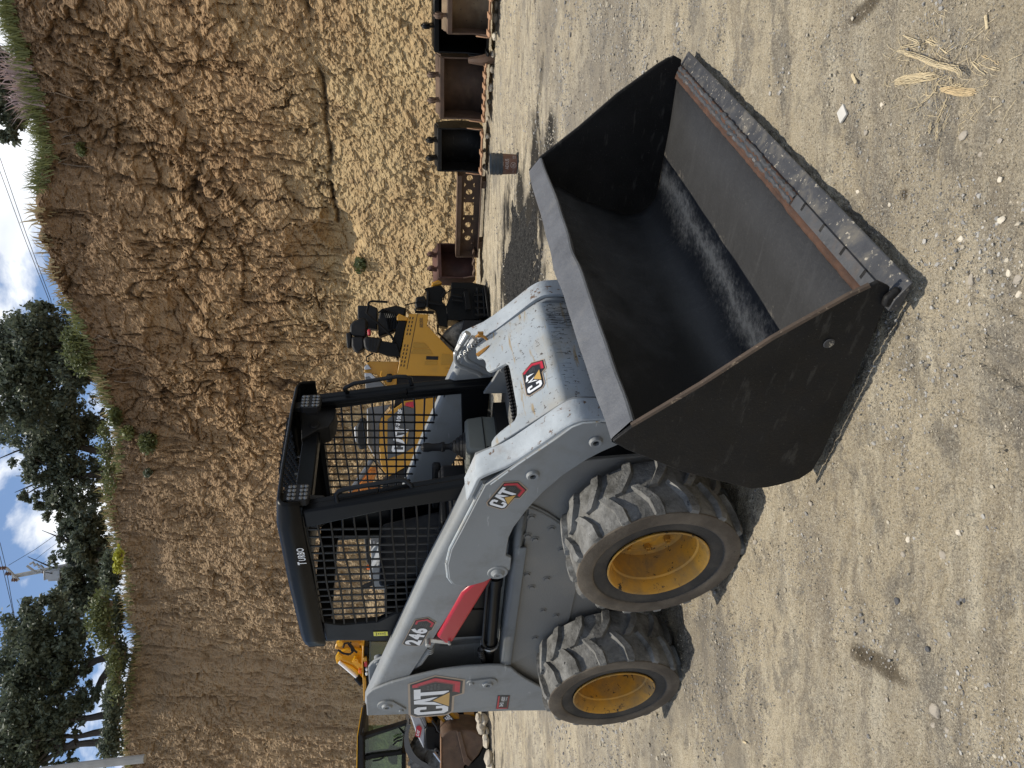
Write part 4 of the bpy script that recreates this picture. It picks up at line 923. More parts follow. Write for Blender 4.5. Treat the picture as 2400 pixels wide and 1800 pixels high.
# folded top lip, dented in the middle
b = MB(); V = []; n = 45
for j in range(n):
    y = -HB+.011+(2*HB-.022)*j/(n-1); u = y/HB
    w = .008*math.exp(-((u-.05)/.10)**2) - .005*math.exp(-((u-.5)/.25)**2) + .0015*math.sin(u*9) + .001*math.sin(u*23); w2 = .5*w+.001*math.sin(u*17+1)
    bell = .014*(1-u*u)
    for (x, z) in ((1.012,.715),(1.075-.01,.728),(1.096,.742),(1.106,.752),(1.104,.760),(1.035,.807),(1.024,.812),(1.010,.808),(.990,.775)):
        V.append((x-w*.8+(-bell if x < 1.03 else bell*.5), y, z+w2+.010*(1-u*u)*(x < 1.03)))
k = 9
b.add(V, [(j*k+i, j*k+(i+1) % k, (j+1)*k+(i+1) % k, (j+1)*k+i) for j in range(n-1) for i in range(k)])
b.build('top_lip', M['bucket_lip'], BK, smooth=40)
M['strip'] = pmat('dark_wear_steel', (.050,.051,.054), .5, 0, .25, 14, dirt=((.09,.06,.04), .3, 10), chips=((.2,.18,.15), .66, 50), bump=(.3, 50))
# front of the floor: rusty weld, wear strip with slots, worn cutting edge
b = MB(); V = []; n = 120
for j in range(n):
    y = -HB+.014+(2*HB-.028)*j/(n-1); w = .004*rnd.uniform(-1, 1); k_ = 1 if y < -.38 else .55
    for (x, z) in ((1.530+.012*(1-k_),.091),(1.535+.012*(1-k_),.098+w*.5),(1.546,.1035+w),(1.556,.101+w*.6),(1.564,.092)): V.append((x+.0015*rnd.uniform(-1,1), y, z))
b.add(V, [(j*5+i, j*5+i+1, (j+1)*5+i+1, (j+1)*5+i) for j in range(n-1) for i in range(4)]); b.build('rusty_weld', M['rust'], BK, smooth=60)
b = MB(); ys = [-HB+.005,-.988,-.976,-.913,-.900,-.777,-.763,-.627,-.613,-.477,-.463,-.40]
for i in range(0, len(ys)-1, 2): b.prism([(1.562,.0945),(1.604,.0835),(1.602,.066),(1.562,.076)], 'y', ys[i], ys[i+1])
b.prism([(1.562,.0945),(1.578,.0903),(1.578,.066),(1.562,.072)], 'y', -HB+.0052, -.4002); b.build('wear_strip', M['strip'], BK, bevel=.0012)
b = MB(); b.prism([(1.578,.089),(1.6035,.0815),(1.602,.064),(1.578,.070)], 'y', -HB+.0054, -.4004); b.build('slot_filling', M['bucket'], BK)
for (xc, zc, r_) in ((1.572,.090,.013), (1.594,.085,.011)):
    b = MB(); b.tube([(xc+.004*rnd.uniform(-1,1), -.40+(1.41)*j/90, zc+.003*rnd.uniform(-1,1)) for j in range(91)], [r_*rnd.uniform(.7,1.15) for _ in range(91)], 8); b.build('hard_facing_weld', M['strip'], BK)
b = MB(); b.prism([(1.552,.094),(1.562,.100),(1.604,.086),(1.602,.066),(1.552,.076)], 'y', -.40, HB-.01); b.build('wear_strip', M['rust'], BK, bevel=.003)
M['edge_steel'] = pmat('worn_edge_steel', (.045,.046,.050), .5, .2, .2, 10, dirt=((.22,.19,.14), .35, 10), chips=((.36,.32,.25), .60, 55), bump=(.2, 60))
b = MB(); b.prism([(1.565,.078),(1.605,.074),(1.662,.050),(1.665,.044),(1.60,.044),(1.565,.052)], 'y', -HB-.035, HB+.02); ce = b.build('cutting_edge', M['edge_steel'], BK, bevel=.002)
b = MB(); b.prism([(1.565,.05),(1.625,.050),(1.640,.075),(1.605,.10),(1.575,.095)], 'y', -HB-.030, -HB-.009); b.build('torn_corner', M['bucket'], BK, bevel=.008)
b = MB(); b.prism([(.84,.055),(1.50,.06),(1.50,.03),(.90,.022)], 'y', -HB+.14, HB-.14); b.build('floor_wear_plate', M['bucket'], BK)
b = MB(); b.prism([(.90,.68),(.73,.26),(.60,.28),(.58,.64),(.70,.70)], 'y', -.33, .33); b.prism([(.78,.52),(.70,.16),(.54,.22),(.51,.66)], 'y', .38, .48); b.prism([(.78,.52),(.70,.16),(.54,.22),(.51,.66)], 'y', -.48, -.38); b.build('quick_attach', M['black'], LD, bevel=.01)
b = MB(); b.lathe([(0,-HB-.0125),(.016,-HB-.0125),(.018,-HB-.011)], (1.43,0,.20), 'y', 14); b.build('scuff_spot', M['edge_steel'], BK)
# ------------------------------------------------------------------ attachments standing along the foot of the cliff
def px_of(v): return (900-v)/FPX
def place(v, u, half=False):
    return on_ground(u, v)
def yard_bucket(name, c, yaw, w, h, dp, mats, label, teeth=5, adapters='block', lip=None, raised=.06, ears=True, mark=None, tilt=0.0, sidecut=True, plateH=.0):
    """open side towards local -y; origin on the ground under the front edge"""
    mo, mi_, mt = mats
    o = empty(name, c, yaw, label=label, cat='bucket attachment', group='bucket attachments standing in a row below the cliff')
    o.rotation_euler = (tilt, 0, yaw)
    # section (y depth, z)
    S_ = [(0.02,raised+.03),(dp*.45,raised),(dp*.78,raised+.05*h),(dp*.98,raised+.22*h),(dp,raised+.48*h),(dp*.90,raised+.74*h),(dp*.70,raised+.92*h),(dp*.42,h-.01),(dp*.16,h)]
    b = MB(); k = len(S_); t = .022
    V = []
    for x in (-w/2+.01, w/2-.01):
        for y, z in S_: V.append((x, y, z))
    b.add(V, [(i, i+1, k+i+1, k+i) for i in range(k-1)])
    sh = b.build('shell', [mi_], o, smooth=40); q = sh.modifiers.new('Solid', 'SOLIDIFY'); q.thickness = t; q.offset = 1
    SPp = [(-.01,raised+.02)] + [(y+.004, z-.004) for y, z in S_[1:]] + [(dp*.13,h-.02),(dp*.12,h*.80),(.09,h*.5),(.02,h*.25)]
    for sx in (-1, 1):
        b = MB(); b.prism([(y, z) for y, z in SPp], 'x', sx*w/2-.013, sx*w/2+.013); spl = b.build('side_plate', mo, o, bevel=.004)
        b = MB(); b.prism([(-.03,raised-.0),(.05,raised+.0),(.08,h*.40),(.05,h*.44),(-.01,h*.27)], 'x', sx*(w/2+.014), sx*(w/2+.032)); b.build('side_cutter', mt, spl, bevel=.004)
    b = MB(); b.prism([(dp*.10,h-.07),(dp*.10,h+.005),(dp*.20,h+.015),(dp*.24,h-.02),(dp*.2,h-.07)], 'x', -w/2-.005, w/2+.005); b.build('top_beam', mo, o, bevel=.006)
    b = MB(); b.prism([(-.06,raised+.028),(.10,raised+.032),(.10,raised+.004),(-.05,raised)], 'x', -w/2-.01, w/2+.01); b.build('cutting_lip', mt, o, bevel=.004)
    for i in range(teeth):
        x = -w/2+.05+(w-.10)*i/(teeth-1) if teeth > 1 else 0
        b = MB()
        b.loft([(x-.045,.06,raised+.055),(x+.045,.06,raised+.055),(x+.045,.06,raised-.01),(x-.045,.06,raised-.01)], [(x-.038,-.13,raised+.045),(x+.038,-.13,raised+.045),(x+.038,-.13,raised-.005),(x-.038,-.13,raised-.005)])
        b.loft([(x-.038,-.13,raised+.045),(x+.038,-.13,raised+.045),(x+.038,-.13,raised-.005),(x-.038,-.13,raised-.005)], [(x-.030,-.19,raised+.030),(x+.030,-.19,raised+.030),(x+.030,-.19,raised+.005),(x-.030,-.19,raised+.005)])
        b.build('tooth', mt, o, bevel=.006)
    if ears:
        for x in (-w*.21, w*.21):
            b = MB()
            P = [(dp*.15,h-.06),(dp*.12,h+.07)]+[(dp*.22+.085*math.cos(a), h+.14+.085*math.sin(a)) for a in np.linspace(math.radians(200), math.radians(20), 9)]+[(dp*.60,h-.06)]
            b.prism(P, 'x', x-.018, x+.018); ear = b.build('ear', mo, o, bevel=.005)
            b = MB(); b.lathe([(.028,x-.04),(.062,x-.04),(.062,x+.04),(.028,x+.04)], (0,dp*.22,h+.14), 'x', 20, closed=True); b.build('ear_boss', mo, ear)
    if mark: mark(o)
    return o
RY = math.atan2(.63, -.77)+PI          # along the row
FY = math.radians(-39)                   # facing the yard
D_ = (M['bucket'], M['bucket'], M['bucket'])
M['bucket_inside'] = pmat('dusty_brown_bucket_inside', (.15,.10,.058), .8, 0, .25, 5, dirt=((.26,.2,.12), .4, 4), chips=((.06,.04,.03), .62, 22), bump=(.4, 40))
pA = on_ground(1166, -20); pB = on_ground(1154, 214); pC = on_ground(1146, 358); pD = on_ground(1130, 606)
yard_bucket('black_bucket', on_ground(1163, 28), FY, 1.32, .99, .62, (M['black'], M['black'], M['black']), 'large black digging bucket at the right end of the row with a brown one inside', teeth=2, raised=.10)
yard_bucket('brown_bucket', on_ground(1168, 10)+Vector((-.10,-.12,0)), FY, .86, .80, .40, (M['brown_steel'], M['bucket_inside'], M['tan_steel']), 'dusty brown toothed bucket standing in front of the large black bucket', teeth=4, raised=.13)
yard_bucket('rusty_bucket', pB, FY+math.radians(3), 1.00, .90, .60, (M['brown_steel'], M['rust'] if False else M['brown_steel'], M['tan_steel']), 'rusty brown bucket with a dark stain inside and round lugs on top', teeth=6, raised=.12)
yard_bucket('black_bucket', pC+Vector((.04,.1,0)), FY+math.radians(2), .79, .93, .55, (M['bucket'], M['bucket'], M['tan_steel']), 'narrow black bucket with a rusty orange lip beside the long steel channel', teeth=3, raised=.11)
def mark59(o):
    d = Decal((-.403-.013,.50,.77), (0,-1,0), (0,0,1), (-1,0,0), .001)
def markSG(o):
    d = Decal((.418,.10,.66), (0,1,0), (0,0,1), (1,0,0), .17); d.text('S9', 0, 0, 1.2, M['d_white'], 0, -.01, .9); d.build('painted_mark', o)
yard_bucket('maroon_bucket', pD+Vector((.0,.05,0)), math.radians(14), .76, .92, .52, (M['maroon_steel'], M['maroon_steel'], M['brown_steel']), 'maroon digging bucket with white chalk lettering on its side plate', teeth=4, raised=.16, mark=None)
# chalk mark on the maroon bucket's side that turns to the yard
mb_ = [o for o in COL.objects if o.name.startswith('maroon_bucket')][0]
d = Decal((.395,.10,.70), (0,1,0), (0,0,1), (1,0,0), .15); d.text('S9', 0, 0, 1.25, M['d_white'], 0, -.02, .9); d.build('chalk_mark', mb_)
# long steel channel
c0 = on_ground(1138, 404); c1 = on_ground(1128, 592)
dv = (c1-c0); ln_ = dv.length; yw = math.atan2(dv.y, dv.x)
ch = empty('steel_channel', c0, yw, label='long rusty steel channel on edge with round holes and a square opening', cat='steel channel')
b = MB(); z0, z1 = .10, .53
# web with holes: strips round a square opening and round holes
def ringhole(b, cx, cz, r, hw, hz, y0, y1):
    n = 16; Oq = []; Iq = []
    for k in range(n):
        a = 2*PI*k/n; c, s = math.cos(a), math.sin(a); m_ = max(abs(c)/hw, abs(s)/hz)
        Oq.append((cx+c/m_, cz+s/m_)); Iq.append((cx+r*c, cz+r*s))
    for k in range(n):
        j = (k+1) % n; b.prism([Oq[k], Oq[j], Iq[j], Iq[k]], 'y', y0, y1)
L_ = ln_; yy0, yy1 = -.06, -.045
cells = [.10*L_, .22*L_, .62*L_+.10*L_, .84*L_]
hx_ = [.085*L_, .235*L_, .665*L_, .82*L_]; zc_ = .30
edges = [0, .16*L_, .33*L_, .56*L_, .74*L_, .90*L_, L_]
b.prism([(0,z0),(L_,z0),(L_,.20),(0,.20)], 'y', yy0, yy1); b.prism([(0,.40),(L_,.40),(L_,z1),(0,z1)], 'y', yy0, yy1)
for (a, e, hx) in ((0,.16*L_,.085*L_),(.16*L_,.33*L_,.235*L_),(.56*L_,.74*L_,.665*L_),(.74*L_,.90*L_,.82*L_)):
    ringhole(b, (a+e)/2, .30, .062, (e-a)/2, .10, yy0, yy1)
b.prism([(.90*L_,.20),(L_,.20),(L_,.40),(.90*L_,.40)], 'y', yy0, yy1); b.prism([(.33*L_,.20),(.37*L_,.20),(.37*L_,.40),(.33*L_,.40)], 'y', yy0, yy1); b.prism([(.53*L_,.20),(.56*L_,.20),(.56*L_,.40),(.53*L_,.40)], 'y', yy0, yy1)
b.build('web', M['brown_steel'], ch, smooth=0)
b = MB(); b.bb(0,L_,-.06,.16,z1,z1+.022); b.bb(0,L_,-.06,.20,z0-.022,z0); b.bb(0,L_,.14,.155,z1-.07,z1); b.bb(L_-.02,L_,-.045,.19,z0,z1); b.build('flange', M['brown_steel'], ch, bevel=.004)
for x in (.10*L_, .85*L_):
    b = MB(); b.bb(x-.08,x+.08,-.05,.15,-.02,z0-.022); tag(b.build('wood_block', M['wood'] if 'wood' in M else M['brown_steel'], None), 'x', 'x').location = (0,0,0)
    o = [q for q in COL.objects if q.get('label') == 'x'][0]; o.location = c0; o.rotation_euler = (0,0,yw)
    tag(o, 'dark block under the %s end of the long steel channel' % ('right-hand' if x < L_/2 else 'left-hand'), 'block', 'blocks under the steel channel')

# stones and blocks that prop up the buckets
def rock_mesh(name, r, seed, mat, flat_=.7, sub=2):
    bm = bmesh.new(); bmesh.ops.create_icosphere(bm, subdivisions=sub, radius=r); q = random.Random(seed)
    ax = [Vector((q.uniform(-1,1), q.uniform(-1,1), q.uniform(-1,1))).normalized() for _ in range(9)]; cut = [q.uniform(.62,.95)*r for _ in ax]
    sc = Vector((q.uniform(.8,1.3), q.uniform(.8,1.1), flat_*q.uniform(.8,1.1)))
    for v in bm.verts:
        for a, c in zip(ax, cut):
            dd = v.co.dot(a)
            if dd > c: v.co -= a*(dd-c)*.85
        v.co *= 1+.06*q.uniform(-1, 1); v.co = Vector((v.co.x*sc.x, v.co.y*sc.y, v.co.z*sc.z))
    me = bpy.data.meshes.new(name); bm.to_mesh(me); bm.free(); me.materials.append(mat)
    me.polygons.foreach_set('use_smooth', [True]*len(me.polygons)); me.set_sharp_from_angle(angle=math.radians(28)); return me
M['stone'] = pmat('grey_stone', (.33,.29,.235), .9, 0, .25, 9, dirt=((.48,.41,.29), .4, 8), chips=((.14,.12,.10), .66, 20), bump=(.6, 60))
M['stone_dark'] = pmat('dark_stone', (.075,.075,.078), .85, 0, .3, 10, dirt=((.32,.27,.2), .28, 8), bump=(.6, 60))
M['stone_pale'] = pmat('pale_stone', (.56,.50,.40), .85, 0, .2, 10, dirt=((.35,.29,.2), .3, 8), bump=(.5, 60))
for k in range(13):
    t = k/12; u = 1172-36*t+rnd.uniform(-2, 2); v = -30+460*t
    p = on_ground(u, v); o = bpy.data.objects.new('prop_stone', rock_mesh('prop_stone', rnd.uniform(.05,.09), 400+k, M['stone' if k % 3 else 'stone_pale'], .7)); COL.objects.link(o)
    o.location = p+Vector((rnd.uniform(-.05,.05), rnd.uniform(.0,.12), .03)); o.rotation_euler = (0,0,rnd.uniform(0,6))
    tag(o, ['stone under the right end of the large black bucket', 'stone under the middle of the large black bucket', 'stone under the left half of the large black bucket', 'stone at the left corner of the large black bucket', 'stone under the right end of the rusty brown bucket', 'stone right of the middle of the rusty brown bucket', 'stone left of the middle of the rusty brown bucket', 'stone under the left end of the rusty brown bucket', 'stone under the right corner of the narrow black bucket', 'stone under the middle of the narrow black bucket', 'stone under the left corner of the narrow black bucket', 'stone under the right end of the long steel channel', 'stone under the steel channel behind the plastic pail'][k], 'stone', 'stones under the row of buckets')
b = MB(); p = on_ground(1160, 128); b.tube([p+Vector((0,.1,.02)), p+Vector((-.05,.12,.20)), p+Vector((-.02,.2,.42))], [.10,.09,.05], 8); tag(b.build('scrap_plate', M['brown_steel'], None), 'bent grey scrap leaning between the black and the rusty bucket', 'scrap metal')

# the pail
p = on_ground(1212, 385); PAIL = empty('plastic_pail', p, 0, label='dented dark pail with a rusty brown printed label standing on the open ground', cat='pail')
M['pail'] = pmat('dark_blue_grey_plastic', (.035,.045,.055), .45, 0, .15, 6, dirt=((.2,.18,.15), .3, 10)); M['pail_label'] = pmat('rusty_brown_print', (.115,.05,.03), .6, 0, .25, 16, dirt=((.2,.16,.13), .35, 12))
hP = .365; r0, r1 = .125, .142
b = MB(); b.lathe([(0,.0),(r0,.0),(r0+.003,.015),(r0+.003+.010,hP*.58),(r1+.004,hP*.585),(r1+.005,hP*.63),(r1-.004,hP*.64),(r1-.003,hP*.70),(r1+.004,hP*.71),(r1+.004,hP*.76),(r1-.003,hP*.77),(r1-.002,hP*.84),(r1+.004,hP*.85),(r1+.004,hP*.90),(r1-.002,hP*.91),(r1,hP*.985),(r1+.006,hP),(r1-.004,hP),(r1-.008,hP*.95),(r0-.008,.02),(0,.018)], (0,0,0), 'z', 40); b.build('pail_body', M['pail'], PAIL, smooth=30)
def on_pail(ang, z, lift=.0015):
    r = r0+.003+.010*(z-.015)/(hP*.58-.015)+lift; a = PAIL_A+ang; return Vector((r*math.cos(a), r*math.sin(a), z))
PAIL_A = math.atan2(-p.y, -p.x)
b = MB(); n = 30; V = []
for i in range(n):
    a = -1.35+2.7*i/(n-1); V += [on_pail(a, .018), on_pail(a, hP*.565)]
b.add(V, [(2*i, 2*i+2, 2*i+3, 2*i+1) for i in range(n-1)]); lb = b.build('pail_label', M['pail_label'], PAIL)
M['faded_print'] = pmat('faded_print', (.36,.31,.29), .6, 0, .3, 40)
b = MB()
def pail_text(txt, ac, z, size, fit):
    V, F = text_faces(txt, .02); w = max(v[0] for v in V); b.add([on_pail(ac+(v[0]/w-.5)*fit, z+v[1]*size, .003) for v in V], F)
pail_text('AEXUS', .0, .135, .062, 1.0); pail_text('OIL', -.10, .055, .040, .36); pail_text('SUPER', .75, .060, .022, .42); pail_text('20W', .75, .035, .022, .36); pail_text('19 L', -.80, .060, .020, .30)
n = 24
for k in range(n):
    a0, a1 = 2*PI*k/n, 2*PI*(k+1)/n
    q = [on_pail(-.10+.30*math.cos(a), .070+.038*math.sin(a), .003) for a in (a0, a1)] + [on_pail(-.10+.26*math.cos(a), .070+.033*math.sin(a), .003) for a in (a1, a0)]; b.add(q, [(0,1,2,3)])
b.add([on_pail(-.18,.205,.003), on_pail(.22,.205,.003), on_pail(.02,.19+.03,.003)], [(0,1,2)])
b.build('pail_print', M['faded_print'], lb, smooth=0)
b = MB(); a = PAIL_A+1.45; b.tube([Vector((r1*math.cos(a), r1*math.sin(a), hP*.80)), Vector(((r1+.035)*math.cos(a), (r1+.035)*math.sin(a), hP*.72)), Vector(((r1+.04)*math.cos(a), (r1+.04)*math.sin(a), hP*.60)), Vector(((r1+.01)*math.cos(a), (r1+.01)*math.sin(a), hP*.55))], .0035, 6); b.build('wire_handle', M['steel'], PAIL)

# ------------------------------------------------------------------ machines in the background
def slab(parent, name, pts, Y, thick, mat, tile, bevel=.01, dY=None, **kw):
    """outline given in a picture tile, set up at distance Y and extruded away from the yard"""
    o0 = parent.location if parent else Vector((0,0,0))
    P = [at(*tile(a, b_), Y) for a, b_ in pts]
    ar = sum(P[i].x*P[(i+1) % len(P)].z-P[(i+1) % len(P)].x*P[i].z for i in range(len(P)))
    if ar < 0: P = P[::-1]
    b = MB(); n = len(P)
    V = [q-o0 for q in P]+[q-o0+Vector((0,thick,0)) for q in P]
    b.add(V, [tuple(range(n)), tuple(range(2*n-1, n-1, -1))]+[(i, n+i, n+(i+1) % n, (i+1) % n) for i in range(n)])
    return b.build(name, mat, parent, bevel=bevel, **kw)
def pipe(parent, name, pts, Y, r, mat, tile, n=8, **kw):
    o0 = parent.location if parent else Vector((0,0,0)); b = MB()
    b.tube([at(*tile(q[0], q[1]), Y if len(q) < 3 else q[2])-o0 for q in pts], r, n); return b.build(name, mat, parent, **kw)
TI = lambda a, b: (800+a/4.608, 620+b/4.608)
TJ = lambda a, b: (830+a/4.878, 860+b/4.878)
TM = lambda a, b: (820+a/6.506, 1640+b/6.506)
TK = lambda a, b: (780+a/10.37, 1240+b/10.37)
TQ = lambda a, b: (770+a/7.9, 1480+b/7.9)
def dec_at(parent, Y, tile, o, ex, ey, name, fn, h=1.0):
    """flat print on a plane facing the yard; o, ex, ey are tile points (origin, one unit right, one unit up)"""
    O = at(*tile(*o), Y); X = at(*tile(*ex), Y)-O; Z = at(*tile(*ey), Y)-O
    d = Decal(O-(parent.location if parent else Vector()), X, Z, (0,-1,0), 1.0); d.n *= 4; fn(d); return d.build(name, parent)

# asphalt paver
Y0 = 13.7
PV = empty('asphalt_paver', on_ground(1148, 800), 0, label='yellow asphalt paver with black seats and a black screed, parked behind the loader cab', cat='asphalt paver')
slab(PV, 'side_panel', [(600,1195),(690,700),(735,530),(940,540),(925,660),(1225,965),(1210,1010),(1140,1205)], Y0, .9, M['yellow'], TI)
slab(PV, 'lower_body', [(600,1185),(930,1195),(1150,1160),(1230,960),(1330,600),(1570,600),(1570,1650),(560,1650)], Y0+.25, 1.6, M['black_matt'], TI)
lo = MB(); hood = PV
for row, (ea, eb) in enumerate((((640,1110),(745,560)), ((672,1115),(775,560)))):
    for k in range(13):
        t = (k+.25)/13; t2 = (k+.85)/13
        if 6 <= k <= 7: continue
        A0 = (ea[0]+(eb[0]-ea[0])*t, ea[1]+(eb[1]-ea[1])*t); A1 = (ea[0]+(eb[0]-ea[0])*t2, ea[1]+(eb[1]-ea[1])*t2)
        P = [at(*TI(*q), Y0-.004)-PV.location for q in ((A0[0]-5, A0[1]), (A1[0]-5, A1[1]), (A1[0]+7, A1[1]), (A0[0]+7, A0[1]))]; lo.add(P, [(0,1,2,3)])
lo.build('louvre_slots', M['black_matt'], PV, smooth=0)
M['yellow_panel'] = pmat('dull_yellow_panel', (.33,.17,.012), .55, 0, .1, 3)
for P in ([(780,845),(895,845),(950,900),(772,900)], [(770,912),(955,912),(988,968),(752,962)], [(905,1042),(1038,1045),(1036,1084),(902,1080)], [(1088,965),(1165,967),(1222,1012),(1205,1082),(1082,1085)]):
    slab(PV, 'inset_panel', P, Y0-.012, .02, M['yellow_panel'], TI, bevel=.004)
slab(PV, 'access_window', [(918,988),(1048,992),(1045,1030),(915,1026)], Y0-.010, .02, M['black_matt'], TI, bevel=.003)
slab(PV, 'front_cover', [(600,560),(625,530),(720,575),(715,605),(600,600)], Y0+.05, .6, M['yellow'], TI)
slab(PV, 'side_seam', [(705,1130),(820,530),(826,530),(711,1130)], Y0-.006, .01, M['black_matt'], TI, bevel=0)
dec_at(PV, Y0-.008, TI, (880,680), (880,665), (865,680), 'lettering', lambda d: d.text('GRADE CONTROL', 0, 0, 3.3, M['d_black'], 0, .02, fit=7.0))
slab(PV, 'tow_eye', [(1130,1120),(1178,1125),(1172,1150),(1132,1145)], Y0-.03, .04, M['yellow'], TI)
# operator station
slab(PV, 'seat', [(175,440),(285,445),(300,430),(390,470),(385,700),(275,690),(265,600),(175,590)], Y0+.9, .5, M['dark_seat'] if 'dark_seat' in M else M['black_matt'], TI, bevel=.05)
slab(PV, 'seat', [(95,650),(130,610),(235,570),(272,590),(270,770),(240,790),(130,770),(90,740)], Y0+.15, .55, M['black_matt'], TI, bevel=.05)
slab(PV, 'head_rest', [(48,740),(75,735),(92,720),(110,790),(95,895),(62,900)], Y0+.15, .4, M['black_matt'], TI, bevel=.03)
slab(PV, 'seat_back', [(110,780),(240,775),(245,910),(180,955),(140,945),(110,880)], Y0+.10, .5, M['black_matt'], TI, bevel=.04)
slab(PV, 'arm_console', [(235,800),(270,775),(440,795),(390,955),(265,925),(245,880)], Y0, .4, M['black_matt'], TI, bevel=.04)
for k in range(3): slab(PV, 'console_rib', [(300+35*k,800),(306+35*k,800),(300+35*k,925),(294+35*k,925)], Y0-.02, .04, M['black_matt'], TI, bevel=0)
slab(PV, 'pedestal', [(390,815),(600,850),(640,1000),(500,985),(390,945)], Y0+.05, .5, M['black'], TI)
slab(PV, 'red_cushion', [(280,700),(312,695),(316,765),(284,768)], Y0+.05, .2, M['d_red'], TI, bevel=.02)
slab(PV, 'dash', [(420,480),(590,440),(700,470),(690,540),(640,600),(560,720),(400,780),(395,600)], Y0+.5, .6, M['black_matt'], TI, bevel=.03)
slab(PV, 'platform', [(540,860),(620,600),(705,610),(650,880),(600,1030)], Y0+.1, 1.2, M['black'], TI)
pipe(PV, 'hand_rail', [(575,840),(540,770),(420,655),(290,545),(272,520),(300,405),(330,395),(500,405)], Y0+.02, .022, M['black'], TI)
pipe(PV, 'hand_rail', [(300,1050),(270,1040),(270,1000),(345,955)], Y0+.02, .016, M['black'], TI)
for k in range(6): pipe(PV, 'console_hose', [(400+25*k,520),(450+25*k,480+10*k),(500+20*k,600),(520+15*k,700)], Y0+.45-.02*k, .018, M['black'], TI)
# screed at the rear
slab(PV, 'screed', [(1190,190),(1420,195),(1560,225),(1605,560),(1440,600),(1150,600),(1130,450),(1180,330)], Y0+.3, 1.4, M['black'], TI)
slab(PV, 'screed_frame', [(920,250),(1080,225),(1110,260),(1090,400),(1150,480),(1150,680),(1050,660),(1020,500),(940,470),(920,380)], Y0+.35, .5, M['black'], TI)
slab(PV, 'control_box', [(805,350),(900,335),(925,400),(905,470),(810,475),(795,430)], Y0+.2, .35, M['black_matt'], TI, bevel=.03)
slab(PV, 'toolbox', [(1320,290),(1375,280),(1405,480),(1350,485)], Y0-.05, .25, M['black'], TI)
slab(PV, 'end_plate', [(1540,225),(1566,222),(1612,560),(1585,565)], Y0-.1, 1.3, M['black'], TI)
for (a0, b0, a1, b1) in ((1190,330,1300,350),(1200,380,1310,392),(1430,330,1560,330),(1440,400,1570,405),(1440,470,1580,470),(1440,540,1590,540),(1470,250,1480,560),(1530,260,1550,560)):
    pipe(PV, 'screed_bar', [(a0,b0),(a1,b1)], Y0+.02, .028, M['black'], TI)
for (P, r) in (([(910,260),(940,300),(930,460)], .03), ([(1085,350),(1120,300),(1100,270)], .03), ([(1100,380),(1120,320),(1200,260),(1290,250),(1370,270),(1385,300)], .012), ([(800,475),(800,510),(1000,520)], .03), ([(900,410),(1060,430),(1120,430)], .02), ([(680,440),(760,420),(870,405)], .012), ([(1040,650),(1045,740),(1240,920)], .02), ([(820,390),(1050,420)], .02)):
    pipe(PV, 'screed_hose', P, Y0+.1, r, M['black'], TI)
slab(PV, 'yellow_cap', [(975,195),(1050,165),(1090,190),(1080,215),(1045,225),(975,230)], Y0+.5, .2, M['yellow'], TI, bevel=.03)
b = MB(); wc = at(*TI(1420,1000), Y0+.6)-PV.location; b.lathe([(.0,-.2),(.35,-.2),(.42,-.24),(.70,-.25),(.74,-.2),(.75,0),(.74,.2),(.4,.2)], wc, 'y', 40); b.build('wheel', M['rubber'], PV)
# hopper side seen through the cab
slab(PV, 'side_post', [(248,1140),(285,1060),(300,1045),(620,1050),(600,1200),(595,1330),(510,1330),(440,1245),(380,1190),(250,1165)], Y0+.2, .4, M['yellow'], TI)
M['pale_panel'] = pmat('pale_grey_panel', (.34,.36,.40), .35, 0, .08, 2); M['mid_panel'] = pmat('grey_panel', (.11,.115,.125), .4, 0, .08, 2)
slab(PV, 'pale_cover', [(250,1100),(285,1075),(325,1130),(250,1135)], Y0+.1, .3, M['pale_panel'], TI); slab(PV, 'pale_cover', [(252,1175),(320,1175),(440,1280),(560,1420),(270,1420)], Y0+.1, .4, M['mid_panel'], TI)
slab(PV, 'pale_cover', [(252,1170),(318,1172),(400,1250),(380,1270),(300,1205),(254,1215)], Y0+.05, .1, M['pale_panel'], TI)
pipe(PV, 'grab_handle', [(435,1150),(425,1195),(450,1240)], Y0, .012, M['yellow'], TI)
slab(PV, 'round_lamp', [(490,1180),(545,1175),(560,1220),(545,1270),(490,1275),(480,1220)], Y0-.02, .15, M['black_matt'], TI, bevel=.03)
slab(PV, 'hopper_side', [(290,640),(310,585),(560,405),(560,395),(930,350),(940,640),(760,960),(700,1080),(400,1250),(330,1180),(300,1080),(288,900)], Y0-.1, .5, M['yellow'], TJ)
slab(PV, 'emblem_panel', [(382,600),(570,440),(692,480),(690,905),(580,985),(380,1055)], Y0-.115, .02, M['d_grey'], TJ, bevel=.004)
slab(PV, 'red_badge', [(585,410),(690,392),(690,468),(585,445)], Y0-.13, .02, M['d_red'], TJ, bevel=0)
slab(PV, 'hopper_hood', [(150,470),(420,430),(330,540),(290,640),(285,1010),(300,1120),(240,1030),(160,880)], Y0+.1, .5, M['mid_panel'], TJ)
slab(PV, 'hood_edge', [(146,480),(162,480),(168,880),(240,1020),(225,1020),(152,885)], Y0+.05, .2, M['pale_panel'], TJ)
def capf(d):
    for ch in 'CAT':
        for pl in LET[ch]: d.poly([(x, y) for x, y in pl], M['d_white'], 0)
    tri = [(.44,-.02),(1.30,-.02),(.87,.46)]; d.poly(tri, M['d_gold'], 2)
    d.text('AP1000F', 1.42, .72, .42, M['d_white'], 0, .03, fit=1.15)
dec_at(PV, Y0-.14, TJ, (580,980), (612,788), (425,975), 'emblem', capf)
slab(PV, 'hopper_rubber', [(400,1250),(700,1085),(760,960),(800,1000),(700,1400),(330,1500),(320,1290)], Y0, .4, M['black_matt'], TJ)
